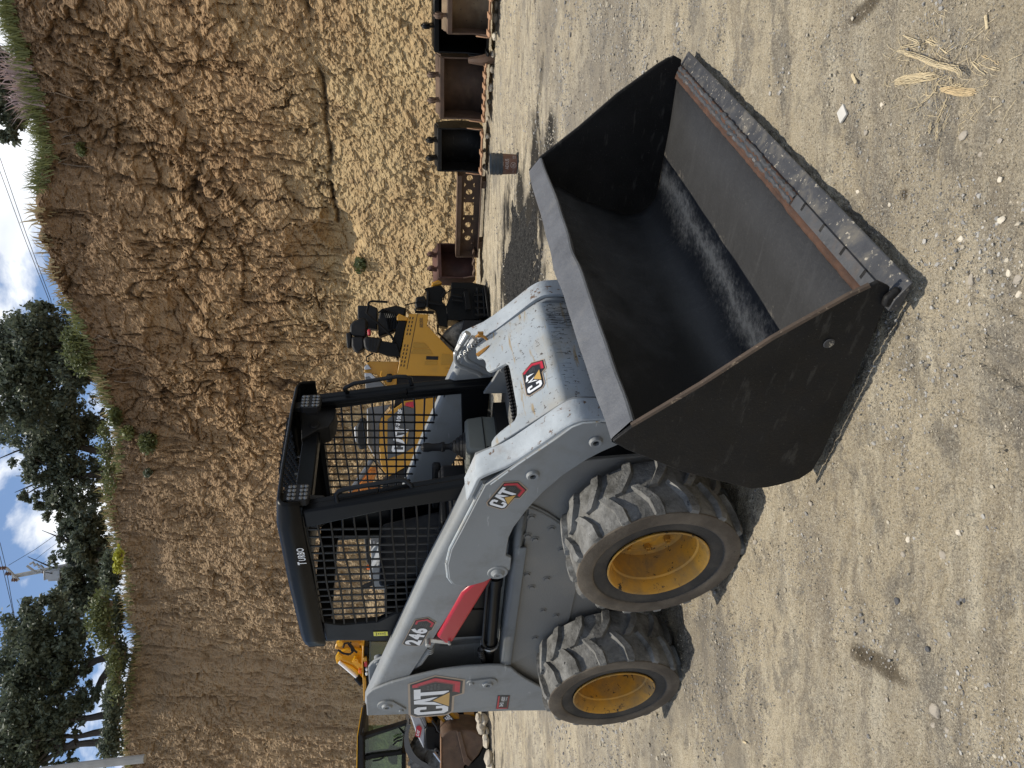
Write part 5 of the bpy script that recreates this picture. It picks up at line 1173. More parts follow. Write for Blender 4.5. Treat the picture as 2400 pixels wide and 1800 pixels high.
slab(PV, 'mirror', [(20,690),(60,590),(120,580),(140,640),(130,940),(60,950),(20,860)], Y0-.3, .3, M['black_matt'], TJ, bevel=.04)
slab(PV, 'mirror_shell', [(0,690),(25,670),(30,860),(10,850)], Y0-.28, .25, M['pale_panel'], TJ, bevel=.03)
# orange arm behind the paver
OR = empty('orange_machine_arm', on_ground(1135, 1150), 0, label='orange lifting arm showing through the loader cab beside the yellow paver', cat='machine arm')
slab(OR, 'arm', [(-120,1560),(-60,1430),(180,1160),(255,1130),(270,1180),(190,1380),(60,1520),(0,1580)], Y0+.6, .3, M['orange'], TJ); slab(OR, 'arm_inset', [(60,1345),(190,1185),(240,1180),(150,1360),(70,1430)], Y0+.58, .04, M['orange'], TJ)
slab(OR, 'arm_base', [(180,1380),(300,1370),(310,1480),(200,1490)], Y0+.7, .3, M['orange'], TJ); pipe(OR, 'strut', [(-60,1420),(0,1365),(130,1180),(205,1055)], Y0+.5, .05, M['mid_panel'], TJ)
pipe(OR, 'cable', [(215,1060),(290,1150),(360,1230)], Y0+.4, .012, M['black'], TJ); slab(OR, 'stand', [(170,1380),(200,1380),(330,1700),(160,1700)], Y0+.8, .3, M['black_matt'], TJ)
M['cab_glass'], _t, _b, _c = new_mat('green_tinted_glass'); _g = N(_t, 'ShaderNodeBsdfGlossy'); _g.inputs['Roughness'].default_value = .03; _tr = N(_t, 'ShaderNodeBsdfTransparent'); _tr.inputs[0].default_value = (.60,.70,.58,1)
_fr = N(_t, 'ShaderNodeFresnel'); _mx = N(_t, 'ShaderNodeMixShader'); _t.links.new(_fr.outputs[0], _mx.inputs[0]); _t.links.new(_tr.outputs[0], _mx.inputs[1]); _t.links.new(_g.outputs[0], _mx.inputs[2]); _t.links.new(_mx.outputs[0], _t.nodes['Material Output'].inputs[0])
M['cab_glass2'] = M['cab_glass']
# second backhoe loader, mostly hidden behind the loader
Y1 = 15.2
B2 = empty('backhoe_loader', on_ground(1118, 1480), 0, label='backhoe loader mostly hidden behind the loader, its folded yellow boom showing beside the cab', cat='backhoe loader')
slab(B2, 'roof_edge', [(632,255),(655,255),(650,480),(640,560),(652,850),(690,870),(697,1060),(680,1080),(668,1290),(650,1295),(632,900),(615,700),(618,480)], Y1, 1.2, M['tan_paint'] if 'tan_paint' in M else M['yellow'], TQ, bevel=.01)
slab(B2, 'cab_top', [(655,280),(740,280),(740,480),(720,640),(760,900),(760,1150),(690,1280),(668,1280),(690,1060),(655,850),(645,560)], Y1+.1, 1.2, M['black'], TQ)
slab(B2, 'boom_link', [(130,470),(220,385),(330,335),(500,325),(620,360),(620,820),(560,790),(440,640),(330,600),(160,590),(135,530)], Y1+.9, .12, M['yellow_bright'], TQ)
slab(B2, 'boom_link', [(135,520),(150,590),(240,610),(420,700),(560,830),(620,850),(620,800),(440,650),(300,590)], Y1+.7, .10, M['yellow_bright'], TQ)
slab(B2, 'boom_plate', [(430,560),(480,525),(540,550),(620,620),(620,760)], Y1+.62, .10, M['yellow_bright'], TQ)
slab(B2, 'boom_head', [(115,300),(140,210),(200,190),(560,190),(630,260),(620,330),(480,340),(320,350),(240,350),(125,330)], Y1+1.0, .3, M['tan_steel'] if False else M['yellow'], TQ, bevel=.03)
for c in ((195,480),(495,560),(210,230)):
    b = MB(); q = at(*TQ(*c), Y1+.6)-B2.location; b.cyl(q, q+Vector((0,.2,0)), .062, 18); b.cyl(q+Vector((0,-.02,0)), q, .03, 12); b.build('boom_pin', M['yellow_bright'], B2)
pipe(B2, 'cylinder_rod', [(195,565),(525,845)], Y1+.55, .035, M['d_white'], TQ, 14); pipe(B2, 'cylinder', [(520,840),(625,960)], Y1+.55, .075, M['black'], TQ, 14)
for P in ([(170,340),(260,400),(370,430),(440,390),(420,300),(370,240),(420,200)], [(190,350),(280,410),(400,420),(480,340),(440,280),(390,230)], [(440,310),(500,370),(530,390)], [(270,300),(300,220),(380,210)]):
    pipe(B2, 'boom_hose', P, Y1+.6, .022, M['black_matt'], TQ)
slab(B2, 'orange_light', [(555,705),(605,710),(603,785),(553,778)], Y1-.05, .12, M['orange_lens'], TQ); slab(B2, 'red_light', [(665,565),(712,558),(720,655),(668,660)], Y1-.02, .12, M['red_lens'], TQ)
slab(B2, 'light_bracket', [(640,490),(700,480),(712,560),(650,565)], Y1-.01, .10, M['yellow'], TQ)
for z in (690, 770): slab(B2, 'clear_lamp', [(680,z),(720,z-5),(725,z+45),(685,z+50)], Y1-.02, .1, M['d_white'], TQ)
slab(B2, 'hood', [(900,255),(1110,190),(1280,240),(1290,780),(1230,1010),(1210,1240),(1050,1240),(1000,880),(920,560)], Y1, .8, M['hood_grey'] if 'hood_grey' in M else M['mid_panel'], TK, bevel=.02)
slab(B2, 'hood_side', [(1120,190),(1650,150),(1650,1240),(1230,1240),(1250,900)], Y1+.2, .9, M['black_matt'], TK)
slab(B2, 'hood_stripe', [(985,290),(1010,290),(1030,1000),(1010,1000)], Y1-.01, .03, M['pale_panel'], TK, bevel=0)
slab(B2, 'mirror', [(760,210),(850,200),(880,560),(900,700),(970,760),(960,900),(880,880),(810,780)], Y1-.4, .15, M['black_matt'], TK, bevel=.02)
slab(B2, 'turn_signal', [(815,910),(880,900),(905,960),(880,1000),(830,985)], Y1-.45, .15, M['orange_lens'], TK, bevel=.01)
slab(B2, 'head_lamp', [(1080,1060),(1105,1010),(1135,1080),(1130,1180),(1090,1200)], Y1-.02, .05, M['d_white'], TK, bevel=0)
pipe(B2, 'wiper', [(700,1430),(800,1380),(930,1330),(1200,1290)], Y1-.3, .05, M['black_matt'], TK)
TF = lambda u, v: (u, v)
slab(B2, 'chassis', [(955,1275),(955,1655),(1050,1655),(1062,1275)], Y1+.5, .9, M['yellow'], TF, bevel=.02)
slab(B2, 'engine_bay', [(892,1262),(900,1400),(905,1490),(965,1490),(965,1262)], Y1+.35, 1.0, M['black_matt'], TF, bevel=.03)
for (v0, v1) in ((1496,1504),(1560,1567),(1640,1649)):
    slab(B2, 'cab_pillar', [(862,v0),(862,v1),(985,v1),(985,v0)], Y1+.2, .10, M['black'], TF); slab(B2, 'cab_pillar', [(862,v0),(862,v1),(985,v1),(985,v0)], Y1+1.3, .10, M['black'], TF)
slab(B2, 'cab_glass', [(865,1504),(865,1640),(940,1640),(940,1504)], Y1+.24, .02, M['cab_glass2'], TF, bevel=0); slab(B2, 'cab_door', [(940,1504),(940,1640),(985,1640),(985,1504)], Y1+.22, 1.1, M['yellow'], TF)
slab(B2, 'boom_mast', [(842,1508),(842,1590),(960,1600),(1040,1650),(1050,1610),(960,1520)], Y1+1.0, .3, M['yellow_bright'], TF)
for (u, v, r) in ((1035,1585,.72),(1062,1318,.50)):
    for y in (.35, 1.55):
        b = MB(); c = at(u, v, Y1)-B2.location; b.lathe([(0,-.1),(r*.5,-.1),(r*.55,-.18),(r*.92,-.2),(r,-.15),(r,.15),(r*.92,.2),(r*.5,.18),(0,.1)], (c.x, c.y+y, r-B2.location.z-.02), 'y', 36); b.build('wheel', M['rubber'], B2)

# backhoe loader at the left edge
Y2 = 17.0
B3 = empty('backhoe_loader', on_ground(1138, 1790), 0, label='yellow and grey backhoe loader at the far left edge with its brown front bucket down', cat='backhoe loader')
slab(B3, 'roof', [(115,560),(150,530),(200,540),(215,600),(225,1900),(90,1900)], Y2-.2, 1.6, M['black_matt'], TM, bevel=.04)
slab(B3, 'roof_trim', [(108,560),(118,556),(98,1900),(76,1900)], Y2-.22, 1.5, M['yellow_bright'], TM, bevel=0)
slab(B3, 'roof_hook', [(150,535),(205,480),(215,495),(205,545)], Y2-.1, .2, M['black_matt'], TM)
slab(B3, 'windscreen', [(215,620),(640,450),(910,365),(870,420),(815,560),(790,800),(240,860)], Y2, .02, M['cab_glass'], TM, bevel=0)
slab(B3, 'door_glass', [(230,930),(700,850),(790,840),(790,1900),(240,1900)], Y2, .02, M['cab_glass'], TM, bevel=0)
slab(B3, 'windscreen_frame', [(195,560),(300,530),(640,425),(920,340),(925,370),(650,465),(300,580),(205,615)], Y2-.05, .2, M['black_matt'], TM)
slab(B3, 'cab_pillar', [(225,860),(330,835),(700,795),(790,765),(800,840),(690,850),(330,905),(235,930)], Y2-.05, .2, M['black'], TM)
slab(B3, 'cab_pillar', [(722,410),(735,410),(830,520),(820,535)], Y2-.05, .1, M['black_matt'], TM)
slab(B3, 'cab_rear', [(250,400),(800,400),(800,1900),(250,1900)], Y2+1.5, .05, M['cab_glass'], TM, bevel=0)
slab(B3, 'seat', [(570,870),(620,840),(720,845),(725,1000),(650,1000),(590,950)], Y2+.5, .5, M['black_matt'], TM, bevel=.04)
for P in ([(665,620),(720,590),(780,565)], [(660,690),(720,630),(800,610)], [(345,935),(450,915),(520,880)]): pipe(B3, 'wiper', P, Y2-.08, .02, M['black_matt'], TM)
slab(B3, 'cab_side', [(790,820),(850,820),(860,1900),(780,1900)], Y2-.05, 1.2, M['black'], TM)
# mudguard, a bent sheet over the front wheel
b = MB(); arc = [(905,375),(868,440),(840,520),(826,620),(830,700),(850,790),(890,870),(950,935),(1030,985),(1110,1030),(1200,1085)]
inn = [(935,385),(908,450),(895,520),(900,620),(925,710),(965,800),(1020,870),(1090,930),(1160,965),(1210,1000),(1260,1050)]
P0 = [at(*TM(*q), Y2-.35)-B3.location for q in arc]; P1 = [at(*TM(*q), Y2-.35)-B3.location for q in inn]; n = len(arc)
V = P0+P1+[p_+Vector((0,.9,0)) for p_ in P0]; b.add(V, [(i, i+1, n+i+1, n+i) for i in range(n-1)]+[(i, 2*n+i, 2*n+i+1, i+1) for i in range(n-1)])
M['fender'] = pmat('glossy_dark_fender', (.05,.054,.06), .22, 0, .1, 3); b.build('mudguard', M['fender'], B3)
b = MB(); wc = at(*TM(1330,610), Y2+.2)-B3.location; b.lathe([(0,-.2),(.30,-.2),(.34,-.25),(.60,-.26),(.66,-.2),(.675,0),(.66,.2),(.3,.2)], wc+Vector((-.35,0,0)), 'y', 44)
for k in range(22):
    a = 2*PI*k/22; c = wc+Vector((-.35+.665*math.cos(a), -.12, .665*math.sin(a))); b.box(c, (.09,.26,.05), Matrix.Rotation(-a+PI/2, 3, 'Y') @ Matrix.Rotation(.5, 3, 'Z'))
b.build('front_wheel', M['rubber'], B3)
slab(B3, 'engine_hood', [(900,200),(1010,140),(1060,230),(1130,380),(1150,440),(1130,760),(1080,660),(1010,520),(950,330)], Y2-.5, .9, M['pale_panel'], TM, bevel=.03)
slab(B3, 'hood_top', [(1020,140),(1120,140),(1180,400),(1160,440),(1120,360)], Y2-.52, .9, M['mid_panel'], TM, bevel=.02)
dec_at(B3, Y2-.53, TM, (1052,555), (1062,500), (1012,540), 'emblem', lambda d: (d.poly([(-.3,-.5),(2.4,-.6),(2.9,.4),(2.4,1.5),(-.3,1.3)], M['d_red'], 0), [d.poly(pl, M['d_white'], 1) for ch in 'CAT' for pl in LET[ch]]))
slab(B3, 'grille', [(1140,460),(1180,400),(1310,390),(1330,480),(1395,500),(1390,760),(1330,785),(1180,780),(1150,740)], Y2-.6, .5, M['black'], TM, bevel=.04)
slab(B3, 'yellow_side', [(1125,225),(1165,225),(1290,390),(1200,395)], Y2-.45, .5, M['yellow'], TM)
slab(B3, 'lift_arm', [(1240,60),(1330,225),(1400,330),(1530,460),(1560,470),(1850,470),(1680,300),(1590,215),(1440,40)], Y2-.75, .25, M['yellow_bright'] if False else M['yellow'], TM, bevel=.02)
slab(B3, 'arm_seam', [(1310,225),(1326,225),(1545,462),(1525,462)], Y2-.77, .03, M['yellow_panel'], TM, bevel=0)
b = MB(); q = at(*TM(1705,430), Y2-.78)-B3.location; b.cyl(q, q+Vector((0,.06,0)), .09, 24); b.build('arm_pin', M['yellow'], B3)
def n420(d): d.poly([(-.15,-.2),(2.95,-.2),(2.95,1.15),(-.15,1.15)], M['d_black'], 0); d.text('420E', 0, 0, 1.3, M['d_white'], 1, .05, fit=2.7)
dec_at(B3, Y2-.78, TM, (1630,385), (1553,320), (1685,345) if False else (1582,415), 'model_number', lambda d: None) if False else None
O3 = at(*TM(1575,395), Y2-.78); X3 = at(*TM(1500,330), Y2-.78)-O3
d = Decal(O3-B3.location, X3, Vector((-X3.z, 0, X3.x)), (0,-1,0), 1.0)
d.n *= 4
O3b = at(*TM(1645,385), Y2-.78)
# lettering runs up the arm: foot of the letters towards the front edge
ex3 = at(*TM(1440,225), Y2-.78)-at(*TM(1600,390), Y2-.78); ex3 = ex3/3.0; ey3 = Vector((-ex3.z, 0, ex3.x)); ey3 = ey3 if ey3.z > 0 else -ey3
d = Decal(at(*TM(1640,370), Y2-.78)-B3.location, ex3, ey3, (0,-1,0), 1.0); d.n *= 4; n420(d); d.build('model_number', B3)
slab(B3, 'loader_link', [(1740,230),(1900,225),(1920,330),(1860,360),(1850,470),(1820,470),(1800,330),(1750,290)], Y2-.5, .3, M['yellow'], TM)
slab(B3, 'underbody', [(1100,140),(1920,140),(2000,420),(1900,800),(1300,800)], Y2-.05, 1.2, M['black_matt'], TM)
bf = [(1390,600),(1395,570),(1440,520),(1500,478),(1560,465),(1850,468),(1930,500),(2010,560),(2045,620),(2040,700),(1960,850),(1860,960),(1740,1010),(1720,1900),(1390,1900)]
slab(B3, 'front_bucket', bf, Y2-1.3, .8, M['brown_steel'], TM, bevel=.03)
slab(B3, 'bucket_under', [(1750,1000),(1870,960),(1970,850),(2050,690),(2075,760),(2060,1900),(1740,1900)], Y2-1.1, .8, M['bucket'], TM, bevel=.02)
slab(B3, 'bucket_rib', [(1630,490),(1690,485),(1790,870),(1860,945),(1810,1020),(1740,965)], Y2-1.36, .08, M['brown_steel'], TM, bevel=.008)
slab(B3, 'bucket_edge', [(1385,590),(1396,590),(1396,1900),(1385,1900)], Y2-1.34, .2, M['tan_steel'], TM, bevel=0)
for (a, b_, r) in ((1345,830,.06), (1320,800,.05)):
    bb2 = MB(); q = at(*TM(a, b_), Y2-.7)-B3.location; bb2.cyl(q, q+Vector((0,.2,0)), r, 12); bb2.build('head_lamp', M['glass_lens'], B3)
pipe(B3, 'bucket_cylinder', [(1280,800),(1400,960)], Y2-.8, .035, M['chrome'], TM); pipe(B3, 'arm_hose', [(1255,320),(1320,400),(1340,460),(1440,540)], Y2-.8, .03, M['black_matt'], TM); slab(B3, 'arm_knuckle', [(1320,390),(1400,375),(1480,420),(1520,480),(1430,530),(1350,460)], Y2-.7, .3, M['black'], TM, bevel=.03)
# soil bank and rocks in front of the left backhoe
for k, (a, b_, r) in enumerate(((2000,420,.20),(2060,560,.11),(2080,640,.16),(2120,900,.22),(2150,1010,.2),(1960,280,.14),(2040,300,.2),(2090,470,.10))):
    p = at(*TM(a, b_), Y2-1.9); o = bpy.data.objects.new('boulder', rock_mesh('boulder', r*.75, 500+k, M['stone_pale' if k in (1, 4) else 'stone'], .7, 2)); COL.objects.link(o); o.location = (p.x, p.y, max(.03, p.z)); o.rotation_euler = (0,0,k)
    tag(o, ['largest stone under the raised arm of the left backhoe loader', 'small pale stone beside the top corner of the brown loader bucket', 'grey stone at the rounded corner of the brown loader bucket', 'big stone below the front of the brown loader bucket', 'pale big stone at the left edge below the brown loader bucket', 'stone half hidden behind the loader tower near the left backhoe', 'rough stone next to the one behind the loader tower', 'smallest grey stone before the left backhoe loader'][k], 'stone', 'stones before the left backhoe loader')
# ------------------------------------------------------------------ plants on the cliff
def leaf_mat(name, c0, c1, tr=.25):
    m, t, b, co = new_mat(name); geo = N(t, 'ShaderNodeNewGeometry')
    c = mixc(t, noise(t, geo.outputs['Position'], 1.1, 4), c0, c1); ri = ramp(t, geo.outputs['Random Per Island'], 0, 1)
    c = mixc(t, math_(t, 'MULTIPLY', geo.outputs['Random Per Island'], .6), c, c1)
    t.links.new(c, b.inputs['Base Color']); b.inputs['Roughness'].default_value = .5; b.inputs['Specular IOR Level'].default_value = .4
    tl = N(t, 'ShaderNodeBsdfTranslucent'); t.links.new(c, tl.inputs[0]); mx = N(t, 'ShaderNodeMixShader'); mx.inputs[0].default_value = tr
    o = t.nodes['Material Output']; t.links.new(b.outputs[0], mx.inputs[1]); t.links.new(tl.outputs[0], mx.inputs[2]); t.links.new(mx.outputs[0], o.inputs[0]); return m
M['leaf'] = leaf_mat('oak_leaves', (.032,.045,.032), (.12,.145,.10), .35); M['leaf_green'] = leaf_mat('weed_leaves', (.055,.075,.028), (.135,.155,.06)); M['grass'] = leaf_mat('grass_blades', (.085,.11,.04), (.21,.225,.09)); M['dry'] = leaf_mat('dry_grass', (.23,.18,.09), (.40,.33,.19)); M['pink'] = leaf_mat('pinkish_grass', (.26,.18,.17), (.40,.30,.29)); M['yellow_leaf'] = leaf_mat('yellow_weed', (.30,.31,.03), (.42,.42,.06))
M['bark'] = pmat('dark_bark', (.035,.030,.026), .9, 0, .3, 5, bump=(.6, 20)); M['twig'] = pmat('dry_root', (.16,.12,.085), .9, 0, .3, 8)
nr = np.random.default_rng(11)
def leaf_cloud(name, C, size, mat, parent, up=.3, droop=0, aspect=.55, **kw):
    n = len(C); sz = size*nr.uniform(.6, 1.4, n)
    d = nr.normal(size=(n, 3)); d[:, 2] += up; d /= np.linalg.norm(d, axis=1)[:, None]
    a = nr.normal(size=(n, 3)); a -= (a*d).sum(1)[:, None]*d; a /= np.linalg.norm(a, axis=1)[:, None]; b_ = np.cross(d, a)
    P = np.stack([C-a*sz[:, None]*.5, C+b_*sz[:, None]*aspect*.5, C+a*sz[:, None]*.5+d*sz[:, None]*.12, C-b_*sz[:, None]*aspect*.5], 1).reshape(-1, 3)
    o = parent.location if parent else Vector((0,0,0)); P = P-np.array(o)
    return np_mesh(name, P, np.arange(n*4).reshape(-1, 4), mat, parent, smooth=False, **kw)
def edge_at(v):
    """edge of the cliff top seen at row v"""
    d = ray(float(sky_u(v)), v); k = np.abs(EDGE[:, 0]*d[1]-EDGE[:, 1]*d[0]) + 100*(EDGE[:, 1] < 2); return Vector(EDGE[k.argmin()])
def tree(label, blobs, Y, trunks, n=9000, size=.26, group=None, mat='leaf'):
    base = at(*trunks[0][0], Y); T = empty('tree', base, 0, label=label, cat='tree', group=group)
    tb = MB()
    for tk in trunks:
        P = [at(*q, Y) for q in tk]; P = [p-base for p in P]; r0 = .16*Y/28
        tb.tube(P, [r0*(1-.72*i/(len(P)-1)) for i in range(len(P))], 8)
        tips = P[-1]
        for k in range(5):
            q = P[-2].lerp(P[-1], rnd.uniform(0, 1)); e = q+Vector((rnd.uniform(-1.6,1.6), rnd.uniform(-1.2,1.2), rnd.uniform(.3,1.8))); tb.tube([q, q.lerp(e,.5)+Vector((0,0,.12)), e], [r0*.3, r0*.2, r0*.06], 5)
    tb.build('trunk', M['bark'], T)
    CC = []; area = sum(b[2]*b[3] for b in blobs)
    for (u, v, ru, rv) in blobs:
        c = np.array(at(u, v, Y)); rz = ru*Y/FPX; rx = rv*Y/FPX; m = int(n*ru*rv/area); ry = (rx+rz)/2
        # clumps of leaves round branch ends in the outer part of the crown
        nc = max(8, int(m/70)); q = nr.normal(size=(nc, 3)); q /= np.linalg.norm(q, axis=1)[:, None]; q *= (nr.uniform(.10, 1, nc)**.5)[:, None]
        q *= (1+.16*nr.normal(size=nc))[:, None]
        cc = c+q*np.array([rx, ry, rz]); k = nr.integers(0, nc, m); s = min(rx, rz)*.135
        CC.append(cc[k]+nr.normal(size=(m, 3))*s*np.array([1, 1, .7]))
    leaf_cloud('crown', np.concatenate(CC), size, M[mat], T)
    return T
YT = 27.0
tree('large dark oak with a rounded crown above the middle of the cliff', [(95,800,95,80),(40,880,70,75),(130,880,75,70),(60,960,60,50),(100,735,35,28),(190,850,40,70),(10,820,40,60)], YT, [[(240,872),(200,870),(120,850),(40,860)],[(236,888),(190,885),(110,900)],[(232,848),(195,842),(130,790)]], 24000, .155)
tree('spreading dark oak left of the large one, leaning towards the utility pole', [(110,1010,85,60),(165,985,65,60),(75,1085,35,50),(140,1090,70,60),(190,1140,55,60),(120,1165,32,38),(60,1165,18,18),(150,1195,40,30)], YT+2, [[(262,1060),(215,1055),(150,1040),(90,1030)],[(255,1110),(200,1115),(130,1120)]], 20000, .155)
tree('lower dark tree standing behind the utility pole', [(190,1230,50,45),(195,1330,50,60),(205,1270,45,50),(170,1400,45,40),(215,1400,40,45)], YT+6, [[(262,1290),(230,1285),(180,1290)],[(262,1370),(225,1360),(180,1350)]], 15000, .19)
tree('big dark oak with thick leaning limbs at the left end of the cliff', [(95,1450,80,55),(70,1520,75,65),(140,1500,75,60),(40,1600,55,70),(110,1590,70,60),(170,1560,45,50)], YT-2, [[(272,1535),(225,1548),(180,1580),(119,1618)],[(268,1555),(240,1590),(215,1640),(160,1690)]], 18000, .145)
tree('oak with several upright dark trunks at the far left of the cliff top', [(70,1690,75,65),(120,1660,55,40),(150,1700,40,36),(50,1770,60,60),(110,1760,50,35),(185,1650,28,28),(210,1630,26,36),(150,1790,22,26),(25,1700,50,80)], YT-3, [[(262,1672),(215,1682),(175,1686),(110,1670)],[(262,1712),(220,1718),(182,1727),(90,1720)],[(262,1738),(200,1742),(130,1750),(80,1755)],[(180,1740),(140,1760),(90,1790)]], 18000, .145)
tree('tree behind the grassy top right corner of the cliff', [(5,215,40,75),(15,290,35,40),(-20,160,40,60)], YT-6, [[(75,250),(40,245),(0,235)],[(60,200),(30,195),(-10,190)]], 9000, .14)
def bush(name, label, blobs, Y, n, size, mat, cat='bush', group=None, up=.5):
    c0 = at(blobs[0][0]+blobs[0][2], blobs[0][1], Y); o = empty(name, c0, 0, label=label, cat=cat, group=group); CC = []; area = sum(b[2]*b[3] for b in blobs)
    st = MB()
    for (u, v, ru, rv) in blobs:
        c = np.array(at(u, v, Y)); m = int(n*ru*rv/area); q = nr.normal(size=(m, 3)); q /= np.linalg.norm(q, axis=1)[:, None]; q *= (nr.uniform(.1, 1, m)**.5*(1+.2*nr.normal(size=m)))[:, None]
        CC.append(c+q*np.array([rv*Y/FPX, (ru+rv)/2*Y/FPX, ru*Y/FPX]))
        for k in range(6):
            s = at(u+ru, v+rnd.uniform(-.3,.3)*rv, Y)-c0; e = at(u-ru*rnd.uniform(.2,.9), v+rnd.uniform(-.9,.9)*rv, Y)-c0; st.tube([s, s.lerp(e,.5)+Vector((0,0,.03)), e], [.018,.012,.005], 5)
    st.build('stems', M['twig'], o); leaf_cloud('foliage', np.concatenate(CC), size, M[mat], o, up=up); return o
YB = 21.5
bush('bush', 'leafy green bush on the cliff edge below the leaning oak limbs', [(238,1420,26,38),(232,1460,26,40),(248,1500,22,32)], YB-.5, 1700, .11, 'leaf_green')
bush('bush', 'feathery pale green shrub growing under the large oak', [(178,820,28,46),(170,790,22,22),(195,850,20,30)], 20.5, 1500, .10, 'leaf_green')
bush('bush', 'small bright yellow weed clump on the cliff edge under the utility pole', [(278,1305,9,22),(275,1330,7,14)], YB-1, 420, .11, 'yellow_leaf', 'weed')
for (vv_, uu_, rv_, lab_) in ((1335,262,45,'low dark shrub on the plateau behind the utility pole'),(1440,268,50,'low dark shrub behind the leafy green bush'),(1540,276,50,'low dark shrub under the leaning oak limbs'),(1640,268,45,'low dark shrub at the foot of the upright trunks')):
    bush('bush', lab_, [(uu_,vv_,18,rv_),(uu_-8,vv_+20,14,26)], YB+2.5, 2200, .13, 'leaf')
bush('bush', 'dark shrub at the far left end of the cliff edge', [(258,1745,22,40),(262,1700,16,30),(262,1640,16,40)], YB, 2600, .12, 'leaf')
bush('bush', 'green weeds along the cliff edge between the leaning limbs and the far left', [(270,1590,12,46),(268,1550,14,26)], YB-.4, 800, .09, 'leaf_green')
bush('bush', 'low green bush over the cliff edge right of the utility pole', [(250,1060,16,40),(256,1120,14,40),(245,1010,12,26)], 20, 1000, .09, 'leaf_green')
for (u, v, ru, rv, mat, lab, n) in ((352,1032,20,26,'leaf_green','sprawling green plant clinging to the upper face of the cliff',420),(305,1012,14,16,'grass','tuft of yellow green grass on the cliff face above the sprawling plant',260),(350,1105,7,9,'leaf','tiny dark plant on the cliff face left of the sprawling plant',120),(200,352,8,14,'leaf_green','small green plant in a hollow high on the right of the cliff',160),(845,618,12,22,'leaf_green','small dry weed beside the hollow near the foot of the cliff',160),(270,985,12,24,'leaf_green','dark green weed hanging just under the cliff edge',320)):
    p = cliff_pt(v, u); o = empty('cliff_plant', p, 0, label=lab, cat='plant'); k = p.y/FPX; q = nr.normal(size=(n, 3)); q /= np.linalg.norm(q, axis=1)[:, None]; q *= (nr.uniform(.05, 1, n)**.5)[:, None]
    leaf_cloud('foliage', np.array(p)+np.array([0,-.12,0])+q*np.array([rv*k, .25, ru*k]), .12, M[mat], o)
    s = MB()
    for j in range(7): s.tube([(0,.1,-.05), (rnd.uniform(-.5,.5)*rv*k, -.15, rnd.uniform(0,.6)*ru*k), (rnd.uniform(-1,1)*rv*k, -.22, rnd.uniform(-.6,1)*ru*k)], [.014,.009,.003], 5)
    s.build('stems', M['twig'], o)
# fringe of grass along the edge
def grass(name, label, v0, v1, n, lmin, lmax, mat, back=.8, lean=(0,-.25), spread=.25, w=.018):
    vv = nr.uniform(v0, v1, n); E_ = [edge_at(v) for v in np.linspace(v0, v1, 90)]; ks = np.interp(vv, np.linspace(v0, v1, 90), np.arange(90)).astype(int)
    V = []; F = []
    for i in range(n):
        e = E_[ks[i]]; dd = abs(nr.normal())*back; b0 = e+Vector((nr.normal()*.12+.5*dd*.3, dd-.08, -.10+.05*nr.normal()))
        L0 = nr.uniform(lmin, lmax); dr = Vector((nr.normal()*spread+lean[0], nr.normal()*spread+lean[1], 1)).normalized(); side_ = Vector((nr.normal(), nr.normal()*.4, 0)).normalized()*w
        m_ = b0+dr*L0*.55; tp_ = b0+dr*L0+Vector((dr.x*.4*L0, dr.y*.4*L0, -.25*L0))
        k = len(V); V += [b0-side_, b0+side_, m_+side_*.8, m_-side_*.8, tp_]; F += [(k,k+1,k+2,k+3),(k+3,k+2,k+4,k+4)]
    me = MB(); me.add(V, [f if f[2] != f[3] else f[:3] for f in F]); return me.build(name, M[mat], None, smooth=0, kind='stuff', label=label, cat='grass')
grass('edge_grass', 'long green grass hanging over the right end of the cliff edge', -60, 440, 7000, .20, .62, 'grass', .8, (-.1,-.2), .30, .011)
grass('edge_grass', 'pinkish seeding grass behind the green grass at the top right', 130, 260, 700, .7, 1.1, 'pink', 1.2, (0,0), .2, .018)
grass('edge_grass', 'thin dry grass stalks on the crest of the cliff', 470, 740, 420, .15, .5, 'dry', .5)
grass('edge_grass', 'mixed green grass along the middle of the cliff edge', 720, 1120, 2200, .15, .5, 'grass', .8)
grass('edge_grass', 'pale dry grass along the left half of the cliff edge', 880, 1860, 3000, .15, .55, 'dry', .7)
grass('edge_grass', 'green grass along the left half of the cliff edge', 1120, 1860, 2600, .15, .5, 'grass', 1.0)
# roots hanging from the turf
ORD = 'first second third fourth fifth sixth seventh eighth ninth tenth eleventh twelfth thirteenth fourteenth fifteenth sixteenth'.split()
VR = sorted(rnd.choice([rnd.uniform(150, 400), rnd.uniform(780, 900), rnd.uniform(300, 380)]) for k in range(16))
for k in range(16):
    v = VR[k]; u = float(sky_u(v))+rnd.uniform(15, 60)
    p = cliff_pt(v, u); e = Vector((rnd.uniform(-.3,.3), -.05, -rnd.uniform(.3,1.1))); b = MB(); b.tube([(0,.05,0), e*.35+Vector((rnd.uniform(-.1,.1),-.06,0)), e*.7+Vector((rnd.uniform(-.1,.1),-.03,0)), e], [.016,.012,.008,.004], 5)
    o = b.build('root', M['twig'], None); o.location = p; tag(o, 'bare root hanging from the cliff turf, %s from the right' % ORD[k], 'root', 'roots hanging from the cliff edge')

